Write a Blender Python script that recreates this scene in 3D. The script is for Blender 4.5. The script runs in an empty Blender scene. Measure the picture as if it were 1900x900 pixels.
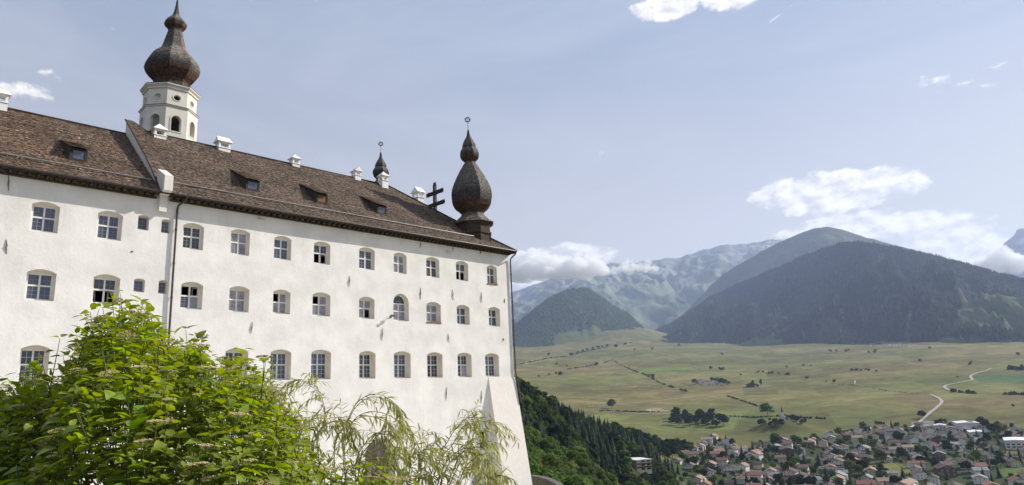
import bpy, bmesh, math, random
import numpy as np
from mathutils import Vector, Matrix, Euler
from mathutils.geometry import delaunay_2d_cdt
rnd = random.Random(11); nr = np.random.RandomState(5)
SC = bpy.context.scene; COL = SC.collection
# ------------------------------------------------------------------ camera, sky, sun, exposure
cam = bpy.data.objects.new('camera', bpy.data.cameras.new('camera')); COL.objects.link(cam)
cam.data.sensor_width = 36; cam.data.lens = 24.007; cam.data.clip_start = .1; cam.data.clip_end = 60000
_r, _u, _f = Vector((0.703088, -0.709692, -0.044771)), Vector((-0.126571, -0.186851, 0.9742)), Vector((0.699748, 0.679282, 0.221199))
cam.matrix_world = Matrix(((_r.x, _u.x, -_f.x, 0), (_r.y, _u.y, -_f.y, -43), (_r.z, _u.z, -_f.z, 0), (0, 0, 0, 1)))
SC.camera = cam
SUN = Vector((1.66, -.76, 1.2)).normalized()
SUN_EL = math.asin(SUN.z); SUN_AZ = math.atan2(SUN.y, SUN.x)
sl = bpy.data.lights.new('sun', 'SUN'); sl.energy = 3.7; sl.angle = math.radians(.55); sl.color = (1, .94, .85)
so = bpy.data.objects.new('sun', sl); COL.objects.link(so)
so.rotation_mode = 'QUATERNION'; so.rotation_quaternion = (-SUN).to_track_quat('-Z', 'Y'); so.location = SUN * 300
SC.view_settings.view_transform = 'Standard'; SC.view_settings.look = 'None'
SC.view_settings.exposure = 0.83; SC.view_settings.gamma = 1
SC.render.engine = 'CYCLES'
cy = SC.cycles
cy.use_denoising = True
try: cy.denoiser = 'OPENIMAGEDENOISE'
except Exception: pass
cy.max_bounces = 8; cy.diffuse_bounces = 3; cy.glossy_bounces = 2; cy.transmission_bounces = 3; cy.volume_bounces = 5
cy.transparent_max_bounces = 24; cy.caustics_reflective = False; cy.caustics_refractive = False
cy.sample_clamp_indirect = 6

class NT:
    def __init__(s, tree): s.t = tree; s.n = tree.nodes; s.l = tree.links
    def new(s, ty, **k):
        n = s.n.new(ty)
        for a, b in k.items(): setattr(n, a, b)
        return n
    def put(s, sock, v):
        if isinstance(v, bpy.types.NodeSocket): s.l.new(v, sock)
        elif v is not None: sock.default_value = v
    def math(s, op, a, b=None, c=None, clamp=False):
        n = s.new('ShaderNodeMath', operation=op, use_clamp=clamp)
        for i, v in enumerate((a, b, c)):
            if v is not None: s.put(n.inputs[i], v)
        return n.outputs[0]
    def vmath(s, op, a, b=None, scale=None):
        n = s.new('ShaderNodeVectorMath', operation=op); s.put(n.inputs[0], a)
        if b is not None: s.put(n.inputs[1], b)
        if scale is not None: s.put(n.inputs['Scale'], scale)
        return n.outputs[0]
    def mix(s, f, a, b):
        n = s.new('ShaderNodeMix', data_type='RGBA'); s.put(n.inputs[0], f); s.put(n.inputs[6], a); s.put(n.inputs[7], b); return n.outputs[2]
    def noise(s, vec, scale, detail=4, rough=.55, dist=0):
        n = s.new('ShaderNodeTexNoise'); s.put(n.inputs['Vector'], vec); s.put(n.inputs['Scale'], scale); s.put(n.inputs['Detail'], detail)
        s.put(n.inputs['Roughness'], rough); s.put(n.inputs['Distortion'], dist); return n.outputs[0]
    def ramp(s, f, a, b, lo=0., hi=1.):
        n = s.new('ShaderNodeMapRange', interpolation_type='SMOOTHSTEP'); s.put(n.inputs[0], f); s.put(n.inputs[1], a); s.put(n.inputs[2], b)
        s.put(n.inputs[3], lo); s.put(n.inputs[4], hi); return n.outputs[0]

# sky: physical sky with thin cirrus veil and fair weather clouds (laid out by bearing and elevation)
W = bpy.data.worlds.new('World'); SC.world = W; W.use_nodes = True
w = NT(W.node_tree); w.n.clear()
sky = w.new('ShaderNodeTexSky', sky_type='NISHITA', sun_disc=False, sun_elevation=SUN_EL, sun_rotation=math.pi / 2 - SUN_AZ, altitude=1300, air_density=1.0, dust_density=1.0, ozone_density=1.0)
dirv = w.new('ShaderNodeTexCoord').outputs['Generated']
sx = w.new('ShaderNodeSeparateXYZ'); w.put(sx.inputs[0], dirv)
AZ = w.math('MULTIPLY', w.math('ARCTAN2', sx.outputs[1], sx.outputs[0]), 57.29578)
EL = w.math('MULTIPLY', w.math('ARCSINE', sx.outputs[2]), 57.29578)
cv = w.new('ShaderNodeCombineXYZ'); w.put(cv.inputs[0], AZ); w.put(cv.inputs[1], w.math('MULTIPLY', EL, 1.7))
P = cv.outputs[0]
n0 = w.noise(P, .19, 3, .5, .2); n1 = w.noise(P, .52, 11, .6, .25); n2 = w.noise(w.vmath('ADD', P, (-.5, .8, 0)), .52, 11, .6, .25)
CLOUDS = []  # bearing, elevation, half width, half height (deg), tilt deg, weight
CLOUDS = [(29.2, 30.43, 3.12, 1.17, 2.6, 1.6), (23.91, 30.05, 2.46, 0.99, 2.6, 1.4), (18.02, 14.28, 6.12, 1.69, 2.6, 1.9), (21.77, 14.41, 3.06, 1.0, 2.6, 1.5), (13.62, 13.98, 2.3, 1.01, 10.6, 1.3), (10.93, 9.42, 3.84, 1.73, 12.6, 2.0), (14.93, 11.29, 6.32, 1.18, 5.6, 1.6), (17.91, 11.09, 4.61, 0.97, 2.6, 1.3), (8.72, 8.28, 1.85, 1.09, 2.6, 1.5), (81.57, 21.97, 1.38, 0.92, 2.6, 0.55), (80.03, 23.46, 0.9, 0.39, 2.6, 0.5), (32.91, 24.88, 2.84, 0.21, -25.4, -0.05), (19.8, 28.09, 2.1, 0.15, -22.4, -0.05), (7.93, 20.1, 1.93, 0.57, -2.4, 0.1), (39.84, 11.29, 5.06, 1.17, -2.4, 1.5), (42.65, 10.45, 2.75, 1.53, 2.6, 1.5)]
best = None
for a0, e0, wa, we, tilt, wt in CLOUDS:
    da = w.math('SUBTRACT', AZ, a0); de = w.math('SUBTRACT', EL, e0)
    ct, st = math.cos(math.radians(tilt)), math.sin(math.radians(tilt))
    pa = w.math('MULTIPLY_ADD', da, ct / wa, w.math('MULTIPLY', de, st / wa)); pe = w.math('MULTIPLY_ADD', de, ct / we, w.math('MULTIPLY', da, -st / we))
    q = w.math('MULTIPLY_ADD', pa, pa, w.math('MULTIPLY', pe, pe))
    v = w.math('MULTIPLY', w.math('SUBTRACT', 1.0, q), wt) if wt > 0 else w.math('SUBTRACT', wt, q)
    best = v if best is None else w.math('MAXIMUM', best, v)
best = w.math('MAXIMUM', best, -.75)
dens = w.math('ADD', w.math('MULTIPLY', w.math('SUBTRACT', n1, .5), 3.4), w.math('MULTIPLY', w.math('SUBTRACT', n0, .5), 1.6)); dens = w.math('ADD', dens, best)
cov = w.ramp(dens, -.1, .75)
veil = w.ramp(w.noise(w.vmath('MULTIPLY', P, (.55, 1.0, 1)), .06, 6, .6, 1.2), .35, .8, .0, .30)
shade = w.ramp(w.math('SUBTRACT', n1, n2), -.22, .16, .0, 1.)
ccol = w.mix(shade, (6.2, 6.2, 6.3, 1), (10.6, 10.2, 9.4, 1))
vc = w.mix(w.ramp(EL, 2., 34.), (8.0, 6.9, 5.0, 1), (3.45, 4.0, 4.95, 1))
base = w.mix(.64, w.vmath('MINIMUM', sky.outputs[0], (8., 7.4, 6.3)), vc)   # thin high veil over the blue
bgc = w.mix(veil, base, (6.2, 6.4, 6.9, 1))
bgc = w.mix(w.math('MULTIPLY', cov, .93), bgc, ccol)
bg = w.new('ShaderNodeBackground'); w.put(bg.inputs[0], bgc); bg.inputs[1].default_value = .072
w.l.new(bg.outputs[0], w.new('ShaderNodeOutputWorld').inputs[0])
W.cycles.sampling_method = 'MANUAL'; W.cycles.sample_map_resolution = 512

# ------------------------------------------------------------------ materials
MATS = {}
def mat(name, col, rough=.8, var=.15, scale=3., col2=None, bump=0., bscale=20., spec=.3, attr=False, objvar=0., transl=0., metal=0., streak=0., rand_hue=None):
    if name in MATS: return MATS[name]
    m = bpy.data.materials.new(name); m.use_nodes = True; t = NT(m.node_tree); t.n.clear()
    out = t.new('ShaderNodeOutputMaterial'); b = t.new('ShaderNodeBsdfPrincipled')
    pos = t.new('ShaderNodeNewGeometry').outputs['Position']
    c = (*col, 1); dark = tuple(x * (1 - var) for x in col) + (1,); lite = (*(col2 or tuple(min(1, x * (1 + var)) for x in col)), 1)
    f = t.ramp(t.noise(pos, scale, 6, .6), .3, .7)
    cc = t.mix(f, dark, lite)
    if streak:
        sv = t.noise(t.vmath('MULTIPLY', pos, (2.2, 2.2, .16)), 1.4, 5, .6)
        cc = t.mix(t.ramp(sv, .56, .78, 0, streak), cc, tuple(x * .62 for x in col) + (1,))
    if attr:
        a = t.new('ShaderNodeAttribute', attribute_name='Col')
        mm = t.new('ShaderNodeMix', data_type='RGBA', blend_type='MULTIPLY'); mm.inputs[0].default_value = 1
        t.put(mm.inputs[6], cc); t.put(mm.inputs[7], a.outputs[0]); cc = mm.outputs[2]
    if objvar:
        oi = t.new('ShaderNodeObjectInfo').outputs['Random']
        h = t.new('ShaderNodeHueSaturation'); t.put(h.inputs['Value'], t.math('MULTIPLY_ADD', oi, 2 * objvar, 1 - objvar))
        t.put(h.inputs['Hue'], t.math('MULTIPLY_ADD', t.math('FRACT', t.math('MULTIPLY', oi, 7.3)), .05, .475)); t.put(h.inputs['Color'], cc); cc = h.outputs[0]
    t.put(b.inputs['Base Color'], cc); b.inputs['Roughness'].default_value = rough; b.inputs['Specular IOR Level'].default_value = spec; b.inputs['Metallic'].default_value = metal
    if bump:
        bn = t.new('ShaderNodeBump'); bn.inputs['Strength'].default_value = 1.; bn.inputs['Distance'].default_value = bump
        hgt = t.math('ADD', t.noise(pos, bscale, 6, .6), t.math('MULTIPLY', t.noise(pos, bscale * .12, 3, .5), 2.2)); t.put(bn.inputs['Height'], hgt); t.l.new(bn.outputs[0], b.inputs['Normal'])
    sh = b.outputs[0]
    if transl:
        tr = t.new('ShaderNodeBsdfTranslucent'); h = t.new('ShaderNodeHueSaturation'); h.inputs['Saturation'].default_value = 1.15; h.inputs['Value'].default_value = 1.5; t.put(h.inputs['Color'], cc)
        t.put(tr.inputs[0], h.outputs[0]); mx = t.new('ShaderNodeMixShader'); mx.inputs[0].default_value = transl
        t.l.new(sh, mx.inputs[1]); t.l.new(tr.outputs[0], mx.inputs[2]); sh = mx.outputs[0]
    t.l.new(sh, out.inputs[0]); MATS[name] = m; return m
def glass(name, col, rough=.06, ior=1.6):
    m = mat(name, col, rough, .25, 2.5, spec=.5); b = [n for n in m.node_tree.nodes if n.type == 'BSDF_PRINCIPLED'][0]; b.inputs['IOR'].default_value = ior; return m
mat('plaster', (.79, .765, .725), .9, .085, .55, bump=.012, bscale=6., spec=.12, streak=.26)
mat('plaster_tower', (.74, .695, .62), .9, .05, 1.2, bump=.01, bscale=7., spec=.12, streak=.2)
mat('plaster_trim', (.74, .705, .65), .85, .04, 3, bump=.004, bscale=20)
mat('reveal', (.72, .66, .56), .9, .06, 2, bump=.006, bscale=14)
mat('frame_paint', (.74, .74, .71), .5, .06, 4)
mat('frame_grey', (.42, .43, .42), .55, .1, 4)
mat('lead', (.30, .31, .33), .5, .1, 6)
glass('glass_blue', (.075, .095, .15)); glass('glass_dark', (.035, .045, .065)); glass('glass_curtain', (.30, .30, .33)); glass('glass_house', (.03, .035, .045))
mat('dark_wood', (.055, .042, .026), .85, .35, 4, bump=.01, bscale=12)
mat('brown_sill', (.22, .11, .07), .8, .2, 5)
mat('shingle', (1, 1, 1), .78, .16, 2.2, attr=True, spec=.3)
mat('underlay', (.07, .055, .04), .9, .2, 2)
mat('iron', (.05, .045, .042), .6, .25, 6, spec=.4)
mat('iron_black', (.018, .017, .018), .6, .25, 6, spec=.3); mat('old_stone', (.11, .10, .075), .95, .3, 3, bump=.03, bscale=5)
mat('iron_worn', (.13, .115, .10), .7, .3, 6)
mat('zinc', (.29, .27, .25), .42, .2, 4, metal=.35, spec=.5)
mat('pipe_brown', (.045, .035, .032), .45, .2, 4, spec=.5)
mat('chimney_white', (.84, .83, .81), .85, .04, 4)
mat('door_wood', (.20, .175, .14), .7, .3, 5)
mat('faint_mark', (.52, .50, .47), .9, .1, 5)

def link(o, parent=None):
    COL.objects.link(o)
    if parent is not None: o.parent = parent
    return o
def mesh(name, V, F, mats, fm=None, smooth=False, colr=None):
    me = bpy.data.meshes.new(name)
    V = np.asarray(V, np.float32).reshape(-1, 3)
    if isinstance(F, np.ndarray):
        k = F.shape[1]; me.vertices.add(len(V)); me.vertices.foreach_set('co', V.ravel()); me.loops.add(F.size); me.loops.foreach_set('vertex_index', F.ravel().astype(np.int32))
        me.polygons.add(len(F)); me.polygons.foreach_set('loop_start', np.arange(0, F.size, k, dtype=np.int32)); me.update(calc_edges=True)
    else: me.from_pydata(V.tolist(), [], F)
    for m in (mats if isinstance(mats, (list, tuple)) else [mats]): me.materials.append(MATS[m] if isinstance(m, str) else m)
    if fm is not None: me.polygons.foreach_set('material_index', np.asarray(fm, np.int32))
    if smooth: me.polygons.foreach_set('use_smooth', np.ones(len(me.polygons), bool))
    if colr is not None:
        ca = me.color_attributes.new('Col', 'FLOAT_COLOR', 'POINT'); c = np.ones((len(V), 4), np.float32); c[:, :3] = colr; ca.data.foreach_set('color', c.ravel())
    me.update(); return me
def obj(name, me, parent=None): return link(bpy.data.objects.new(name, me), parent)
def tag(o, label=None, cat=None, group=None, kind=None):
    for k, v in (('label', label), ('category', cat), ('group', group), ('kind', kind)):
        if v: o[k] = v
    return o
def empty(name, loc=(0, 0, 0), label=None, cat=None, group=None, rz=0.):
    e = bpy.data.objects.new(name, None); e.empty_display_size = .3; COL.objects.link(e); e.location = loc; e.rotation_euler = (0, 0, rz); return tag(e, label, cat, group)
class MB:
    def __init__(s): s.V = []; s.F = []; s.M = []; s.C = []
    def add(s, V, F, m=0, c=None):
        o = len(s.V); s.V += [tuple(v) for v in V]; s.F += [tuple(i + o for i in f) for f in F]; s.M += [m] * len(F); s.C += [c or (1, 1, 1)] * len(V); return s
    def box(s, a, b, m=0):
        (x0, y0, z0), (x1, y1, z1) = a, b
        return s.add([(x0, y0, z0), (x1, y0, z0), (x1, y1, z0), (x0, y1, z0), (x0, y0, z1), (x1, y0, z1), (x1, y1, z1), (x0, y1, z1)], [(0, 3, 2, 1), (4, 5, 6, 7), (0, 1, 5, 4), (1, 2, 6, 5), (2, 3, 7, 6), (3, 0, 4, 7)], m)
    def tube(s, pts, r, n=6, m=0, cap=True):
        pts = [Vector(p) for p in pts]; rs = r if isinstance(r, (list, tuple)) else [r] * len(pts); V = []; F = []
        up = Vector((.13, .21, .97)); pv = None
        for i, p in enumerate(pts):
            d = (pts[min(i + 1, len(pts) - 1)] - pts[max(i - 1, 0)]).normalized()
            a = (up - d * up.dot(d)); a = a.normalized() if a.length > .05 else d.orthogonal().normalized()
            if pv is not None:
                a2 = pv - d * pv.dot(d)
                if a2.length > .05: a = a2.normalized()
            pv = a; b = d.cross(a)
            V += [p + (a * math.cos(2 * math.pi * k / n) + b * math.sin(2 * math.pi * k / n)) * rs[i] for k in range(n)]
        for i in range(len(pts) - 1):
            for k in range(n): F.append((i * n + k, i * n + (k + 1) % n, (i + 1) * n + (k + 1) % n, (i + 1) * n + k))
        if cap: F += [tuple(range(n))[::-1], tuple((len(pts) - 1) * n + k for k in range(n))]
        return s.add(V, F, m)
    def lathe(s, prof, n=8, a0=0., c=(0, 0), m=0, cap=True):
        V = [(c[0] + r * math.cos(a0 + 2 * math.pi * k / n), c[1] + r * math.sin(a0 + 2 * math.pi * k / n), z) for r, z in prof for k in range(n)]
        F = [(i * n + k, i * n + (k + 1) % n, (i + 1) * n + (k + 1) % n, (i + 1) * n + k) for i in range(len(prof) - 1) for k in range(n)]
        if cap: F += [tuple(range(n))[::-1], tuple((len(prof) - 1) * n + k for k in range(n))]
        return s.add(V, F, m)
    def build(s, name, mats, parent=None, smooth=False, col=False):
        return obj(name, mesh(name, s.V, s.F, mats, s.M, smooth, np.array(s.C) if col else None), parent)
def in_poly(px, py, poly):
    c = False; n = len(poly); j = n - 1
    for i in range(n):
        xi, yi = poly[i]; xj, yj = poly[j]
        if (yi > py) != (yj > py) and px < (xj - xi) * (py - yi) / (yj - yi) + xi: c = not c
        j = i
    return c
def in_poly_np(X, Y, poly):
    c = np.zeros(X.shape, bool); j = len(poly) - 1
    for i in range(len(poly)):
        xi, yi = poly[i]; xj, yj = poly[j]
        if yi != yj: c ^= ((yi > Y) != (yj > Y)) & (X < (xj - xi) * (Y - yi) / (yj - yi) + xi)
        j = i
    return c
def arch(x0, x1, z0, zh, rise, n=8):
    """outline of an opening with a segmental head, counter-clockwise"""
    w2 = (x1 - x0) / 2; xc = (x0 + x1) / 2; zs = zh - rise
    if rise <= 0: return [(x0, z0), (x1, z0), (x1, zh), (x0, zh)]
    Rr = (w2 * w2 + rise * rise) / (2 * rise); t0 = math.asin(min(1, w2 / Rr))
    return [(x0, z0), (x1, z0)] + [(xc + Rr * math.sin(t0 * (1 - 2 * i / n)), zh - Rr + Rr * math.cos(t0 * (1 - 2 * i / n))) for i in range(n + 1)]
def panel(outer, holes, extra=()):
    """triangulated flat panel with holes: verts2d, faces, loops(list of index lists)"""
    pts = []; ed = []; loops = []
    for L in [outer] + list(holes):
        o = len(pts); pts += [Vector(q) for q in L]; ed += [(o + i, o + (i + 1) % len(L)) for i in range(len(L))]
    pts += [Vector(q) for q in extra]
    v, _, f, ov, _, _ = delaunay_2d_cdt(pts, ed, [], 0, 1e-5)
    mp = {}
    for i, os_ in enumerate(ov):
        for q in os_: mp[q] = i
    k = 0
    for L in [outer] + list(holes): loops.append([mp[k + i] for i in range(len(L))]); k += len(L)
    F = []
    for t in f:
        c = sum((v[i] for i in t), Vector((0, 0))) / len(t)
        if in_poly(c.x, c.y, outer) and not any(in_poly(c.x, c.y, h) for h in holes): F.append(tuple(t))
    return [(q.x, q.y) for q in v], F, loops

# ------------------------------------------------------------------ surveyed places (metres)
ROAD_WHITE = [(1209.7, 278.9), (1218.7, 279.6), (1229.5, 280.7), (1237.7, 281.2), (1246.0, 281.6), (1260.6, 283.1), (1272.8, 284.0), (1286.8, 285.3), (1303.8, 287.3), (1321.2, 288.2), (1341.7, 289.7), (1365.4, 291.8), (1381.8, 292.1), (1397.0, 293.1), (1415.4, 294.9), (1435.1, 296.9), (1456.0, 299.1), (1469.3, 302.6), (1481.7, 306.0), (1491.0, 308.6), (1503.5, 312.0), (1512.6, 316.1), (1523.9, 320.9), (1538.5, 326.4), (1546.7, 330.5), (1558.1, 336.1), (1572.8, 342.5), (1584.4, 348.2), (1594.9, 353.7)]
ROAD_UPPER = [(1641.4, 324.6), (1652.4, 329.7), (1662.4, 334.7), (1672.3, 339.6), (1682.3, 344.7), (1690.5, 347.4), (1698.6, 350.1), (1706.8, 352.9), (1715.0, 355.7), (1724.2, 354.6), (1734.6, 353.8), (1746.4, 353.2), (1760.6, 353.2), (1774.2, 350.9), (1789.1, 348.8), (1797.8, 345.3), (1806.5, 341.9), (1810.1, 337.4), (1812.4, 332.6), (1816.0, 328.1), (1820.9, 323.9), (1827.7, 323.1), (1835.8, 322.6), (1842.7, 321.8), (1848.3, 320.8), (1858.5, 324.1), (1876.6, 329.1), (1889.6, 333.0), (1904.0, 337.3), (1918.6, 341.1), (1932.0, 344.7), (1945.4, 348.4), (1954.9, 351.2), (1965.0, 350.8), (1976.5, 350.7), (1988.1, 350.6), (2004.1, 351.3), (2020.5, 349.8), (2034.2, 347.7), (2056.7, 347.1), (2077.9, 346.3), (2093.5, 344.4), (2104.7, 341.6), (2114.4, 338.6), (2122.7, 335.3), (2128.9, 335.0), (2138.1, 335.3), (2147.4, 335.7), (2158.2, 336.2)]
PATH_PALE = [(1194.5, 919.5), (1213.4, 915.0), (1240.1, 916.3), (1258.3, 910.7), (1277.5, 905.6), (1300.4, 902.9), (1322.8, 901.0), (1342.5, 897.0), (1365.3, 894.7), (1384.3, 889.6), (1404.4, 884.9), (1436.4, 881.7), (1463.6, 874.9), (1487.9, 865.8), (1516.5, 859.0), (1534.5, 845.6), (1556.3, 840.2), (1582.8, 837.1), (1607.2, 832.5), (1631.8, 827.8), (1650.8, 819.8), (1698.4, 817.0), (1746.9, 813.8), (1804.0, 813.6), (1853.3, 808.7), (1890.2, 797.2)]
LANE_FIELD = [(1157.9, 855.1), (1166.5, 847.9), (1174.0, 839.7), (1180.6, 830.9), (1185.5, 820.9), (1191.8, 808.7), (1197.2, 795.9), (1201.3, 782.3), (1203.5, 767.6), (1194.7, 745.8), (1197.9, 732.2), (1201.2, 719.0), (1205.3, 706.2), (1214.8, 700.0), (1222.2, 692.4), (1229.5, 684.7), (1238.1, 677.8)]
LANE_EAST = [(1209.8, 282.0), (1213.8, 274.0), (1218.5, 266.3), (1218.0, 257.3), (1218.3, 248.7), (1222.0, 240.9), (1219.2, 229.0), (1217.2, 217.6), (1213.4, 206.0), (1212.1, 195.1), (1211.4, 184.5), (1209.5, 175.8), (1208.4, 167.3), (1208.1, 159.0), (1207.7, 150.9), (1206.3, 142.7)]
LANE_SHORT = [(1815.1, 565.7), (1879.2, 585.9), (1931.9, 602.1)]
HEDGES = {'a': [(2223.9, 2151.5), (2262.5, 2165.1), (2303.1, 2180.2), (2353.0, 2203.6), (2391.8, 2215.7), (2482.4, 2275.6), (2529.0, 2293.2), (2569.3, 2304.4), (2626.1, 2330.0), (2795.7, 2455.4), (2953.1, 2567.1), (2998.5, 2578.1), (3022.9, 2570.5), (3054.6, 2568.9), (3085.4, 2566.2), (3108.0, 2556.3), (3149.9, 2570.4), (3225.8, 2612.0), (3269.1, 2626.2), (3463.7, 2762.4), (3530.1, 2793.3), (3559.3, 2798.5), (3587.5, 2802.7), (3608.5, 2801.0), (3627.2, 2797.4), (3647.1, 2794.7), (3681.6, 2798.5), (3734.0, 2815.8), (3795.9, 2839.8), (3896.7, 2892.5), (3967.8, 2922.0), (3990.0, 2914.6), (4010.9, 2906.0), (4037.2, 2901.4), (4114.6, 2933.6), (4156.8, 2939.7), (4238.7, 2968.6), (4278.5, 2967.1), (4320.0, 2966.4), (4397.2, 2990.0), (4447.1, 2994.0)], 'b': [(2123.0, 1750.9), (2197.7, 1790.6), (2302.5, 1854.0), (2396.9, 1906.8), (2458.1, 1931.4), (2503.0, 1942.1), (2540.4, 1952.5), (2564.3, 1952.0), (2601.5, 1961.5), (2633.8, 1967.0), (2680.8, 1983.2), (2711.6, 1995.2), (2744.7, 2008.6), (2820.5, 2053.6), (2859.6, 2070.9), (2911.0, 2096.9), (2843.2, 2038.9), (2758.3, 1968.8), (2726.0, 1937.4), (2666.9, 1886.9), (2620.5, 1845.9), (2570.5, 1795.6), (2517.1, 1743.6), (2443.2, 1677.8), (2344.4, 1595.5), (2297.9, 1550.6), (2254.5, 1508.4), (2141.4, 1419.1), (2108.0, 1385.1), (2088.4, 1360.8), (2037.1, 1315.6), (1999.6, 1280.4), (1955.6, 1241.4), (1922.8, 1210.1), (1896.9, 1183.8), (1857.5, 1149.1), (1828.7, 1121.4), (1802.2, 1095.6), (1777.9, 1071.4), (1762.1, 1052.8), (1745.3, 1033.8), (1733.8, 1018.2), (1705.7, 992.7), (1688.7, 974.2), (1669.6, 954.7), (1656.3, 938.8)], 'c': [(1577.1, 1400.9), (1611.6, 1387.5), (1637.2, 1365.9), (1663.1, 1344.4), (1680.7, 1316.0), (1693.2, 1284.0), (1726.9, 1252.1), (1742.6, 1207.2), (1758.4, 1163.5), (1773.0, 1119.9), (1780.9, 1073.2)], 'd': [(2245.5, 1482.4), (2257.3, 1464.9), (2269.0, 1447.2), (2292.8, 1437.6), (2305.0, 1420.3), (2317.0, 1402.9), (2318.7, 1375.7), (2319.4, 1348.1), (2316.6, 1319.0), (2317.4, 1292.4), (2336.0, 1276.2)], 'e': [(1575.5, 781.5), (1546.1, 760.8), (1531.6, 748.1), (1515.3, 734.5), (1500.1, 721.6), (1484.0, 708.4), (1468.0, 693.0), (1447.4, 675.4), (1432.2, 660.8), (1413.4, 644.6), (1395.3, 628.9), (1377.8, 613.9), (1356.4, 597.1), (1337.9, 582.1), (1322.4, 568.6), (1312.3, 557.8)], 'f': [(1247.1, 517.0), (1244.3, 506.3), (1243.6, 496.6), (1245.2, 488.0), (1246.4, 479.3), (1246.3, 470.1), (1246.7, 460.9), (1245.3, 451.0), (1242.9, 440.9), (1238.9, 430.2), (1233.9, 419.4), (1230.7, 407.7), (1231.1, 397.5), (1226.5, 385.6), (1223.4, 374.4), (1219.8, 363.3), (1217.6, 356.1), (1213.8, 348.4), (1209.1, 340.5), (1206.0, 333.3), (1202.5, 325.9), (1203.4, 319.9), (1203.9, 313.8), (1205.6, 308.1), (1208.1, 302.7), (1210.5, 297.2)], 'g': [(1843.4, 615.4), (1817.5, 594.6), (1800.2, 577.3), (1783.1, 560.4), (1773.8, 546.3), (1761.5, 531.5), (1745.4, 514.8), (1722.9, 496.4), (1701.8, 478.8), (1671.8, 458.9), (1647.8, 441.3), (1638.4, 428.1), (1626.8, 414.6), (1613.0, 400.6), (1599.8, 387.2), (1592.0, 375.4), (1594.1, 371.6), (1595.2, 367.6), (1595.1, 363.3), (1594.5, 358.9), (1593.9, 354.5)], 'h': [(1629.9, 321.3), (1625.9, 315.7), (1623.1, 310.5), (1621.3, 305.5), (1620.0, 300.7), (1617.7, 295.7), (1613.6, 290.9), (1608.4, 285.9), (1603.2, 280.9), (1599.1, 276.2), (1594.9, 271.6)], 'i': [(1593.9, 259.9), (1591.2, 253.4), (1589.0, 247.0), (1586.9, 240.6), (1585.8, 234.5), (1584.1, 228.3), (1581.0, 220.3), (1576.4, 212.1), (1572.7, 204.2), (1571.7, 196.7), (1571.2, 189.4)], 'j': [(1776.8, 1088.9), (1790.1, 1088.0), (1803.4, 1087.0), (1814.3, 1084.4), (1830.2, 1084.9), (1841.8, 1082.6), (1836.9, 1066.9), (1826.4, 1048.0), (1821.4, 1032.6), (1818.2, 1018.4), (1811.3, 1002.2), (1817.2, 984.8), (1819.8, 965.7), (1822.2, 946.8), (1827.4, 929.6), (1834.4, 913.5)], 'k': [(1164.6, 860.2), (1176.4, 849.7), (1185.7, 837.3), (1192.4, 823.1), (1201.8, 810.9), (1210.6, 798.4), (1221.7, 784.8), (1232.3, 770.8), (1237.1, 753.3), (1242.6, 736.4), (1249.1, 720.4)], 'l': [(2110.7, 299.3), (2111.4, 294.5), (2111.5, 289.5), (2110.8, 284.5), (2110.8, 279.7), (2112.3, 275.0), (2102.8, 270.4), (2092.6, 265.8), (2084.6, 261.5), (2078.1, 257.4), (2072.2, 253.5)], 'm': [(2235.3, 1019.8), (2229.8, 1002.2), (2219.0, 982.4), (2214.8, 965.9), (2216.5, 952.2), (2214.3, 937.0), (2207.8, 923.5), (2194.5, 907.3), (2178.4, 890.1), (2171.0, 876.8), (2160.8, 862.4)], 'n': [(2272.3, 725.4), (2261.9, 713.4), (2250.7, 701.3), (2235.8, 688.1), (2225.4, 676.6), (2220.3, 666.8), (2218.9, 658.3), (2216.7, 649.6), (2209.2, 639.3), (2203.2, 629.6), (2193.6, 618.9)], 'o': [(3482.4, 1215.9), (3458.7, 1189.9), (3437.4, 1165.0), (3438.1, 1148.2), (3442.1, 1132.6), (3427.6, 1110.9)], 'q': [(1226.2, 614.3), (1225.4, 600.7), (1224.5, 587.3), (1224.3, 574.4), (1222.3, 560.9), (1219.8, 547.3), (1225.5, 541.7), (1231.6, 536.4), (1236.8, 530.6), (1242.0, 524.9), (1246.7, 518.9)], 'r': [(1073.6, 362.4), (1082.5, 361.0), (1092.1, 359.7), (1101.4, 358.3), (1110.8, 356.9), (1119.9, 355.2), (1124.4, 352.1), (1128.2, 348.6), (1131.5, 345.0), (1134.5, 341.3), (1137.1, 337.4)]}
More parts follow.
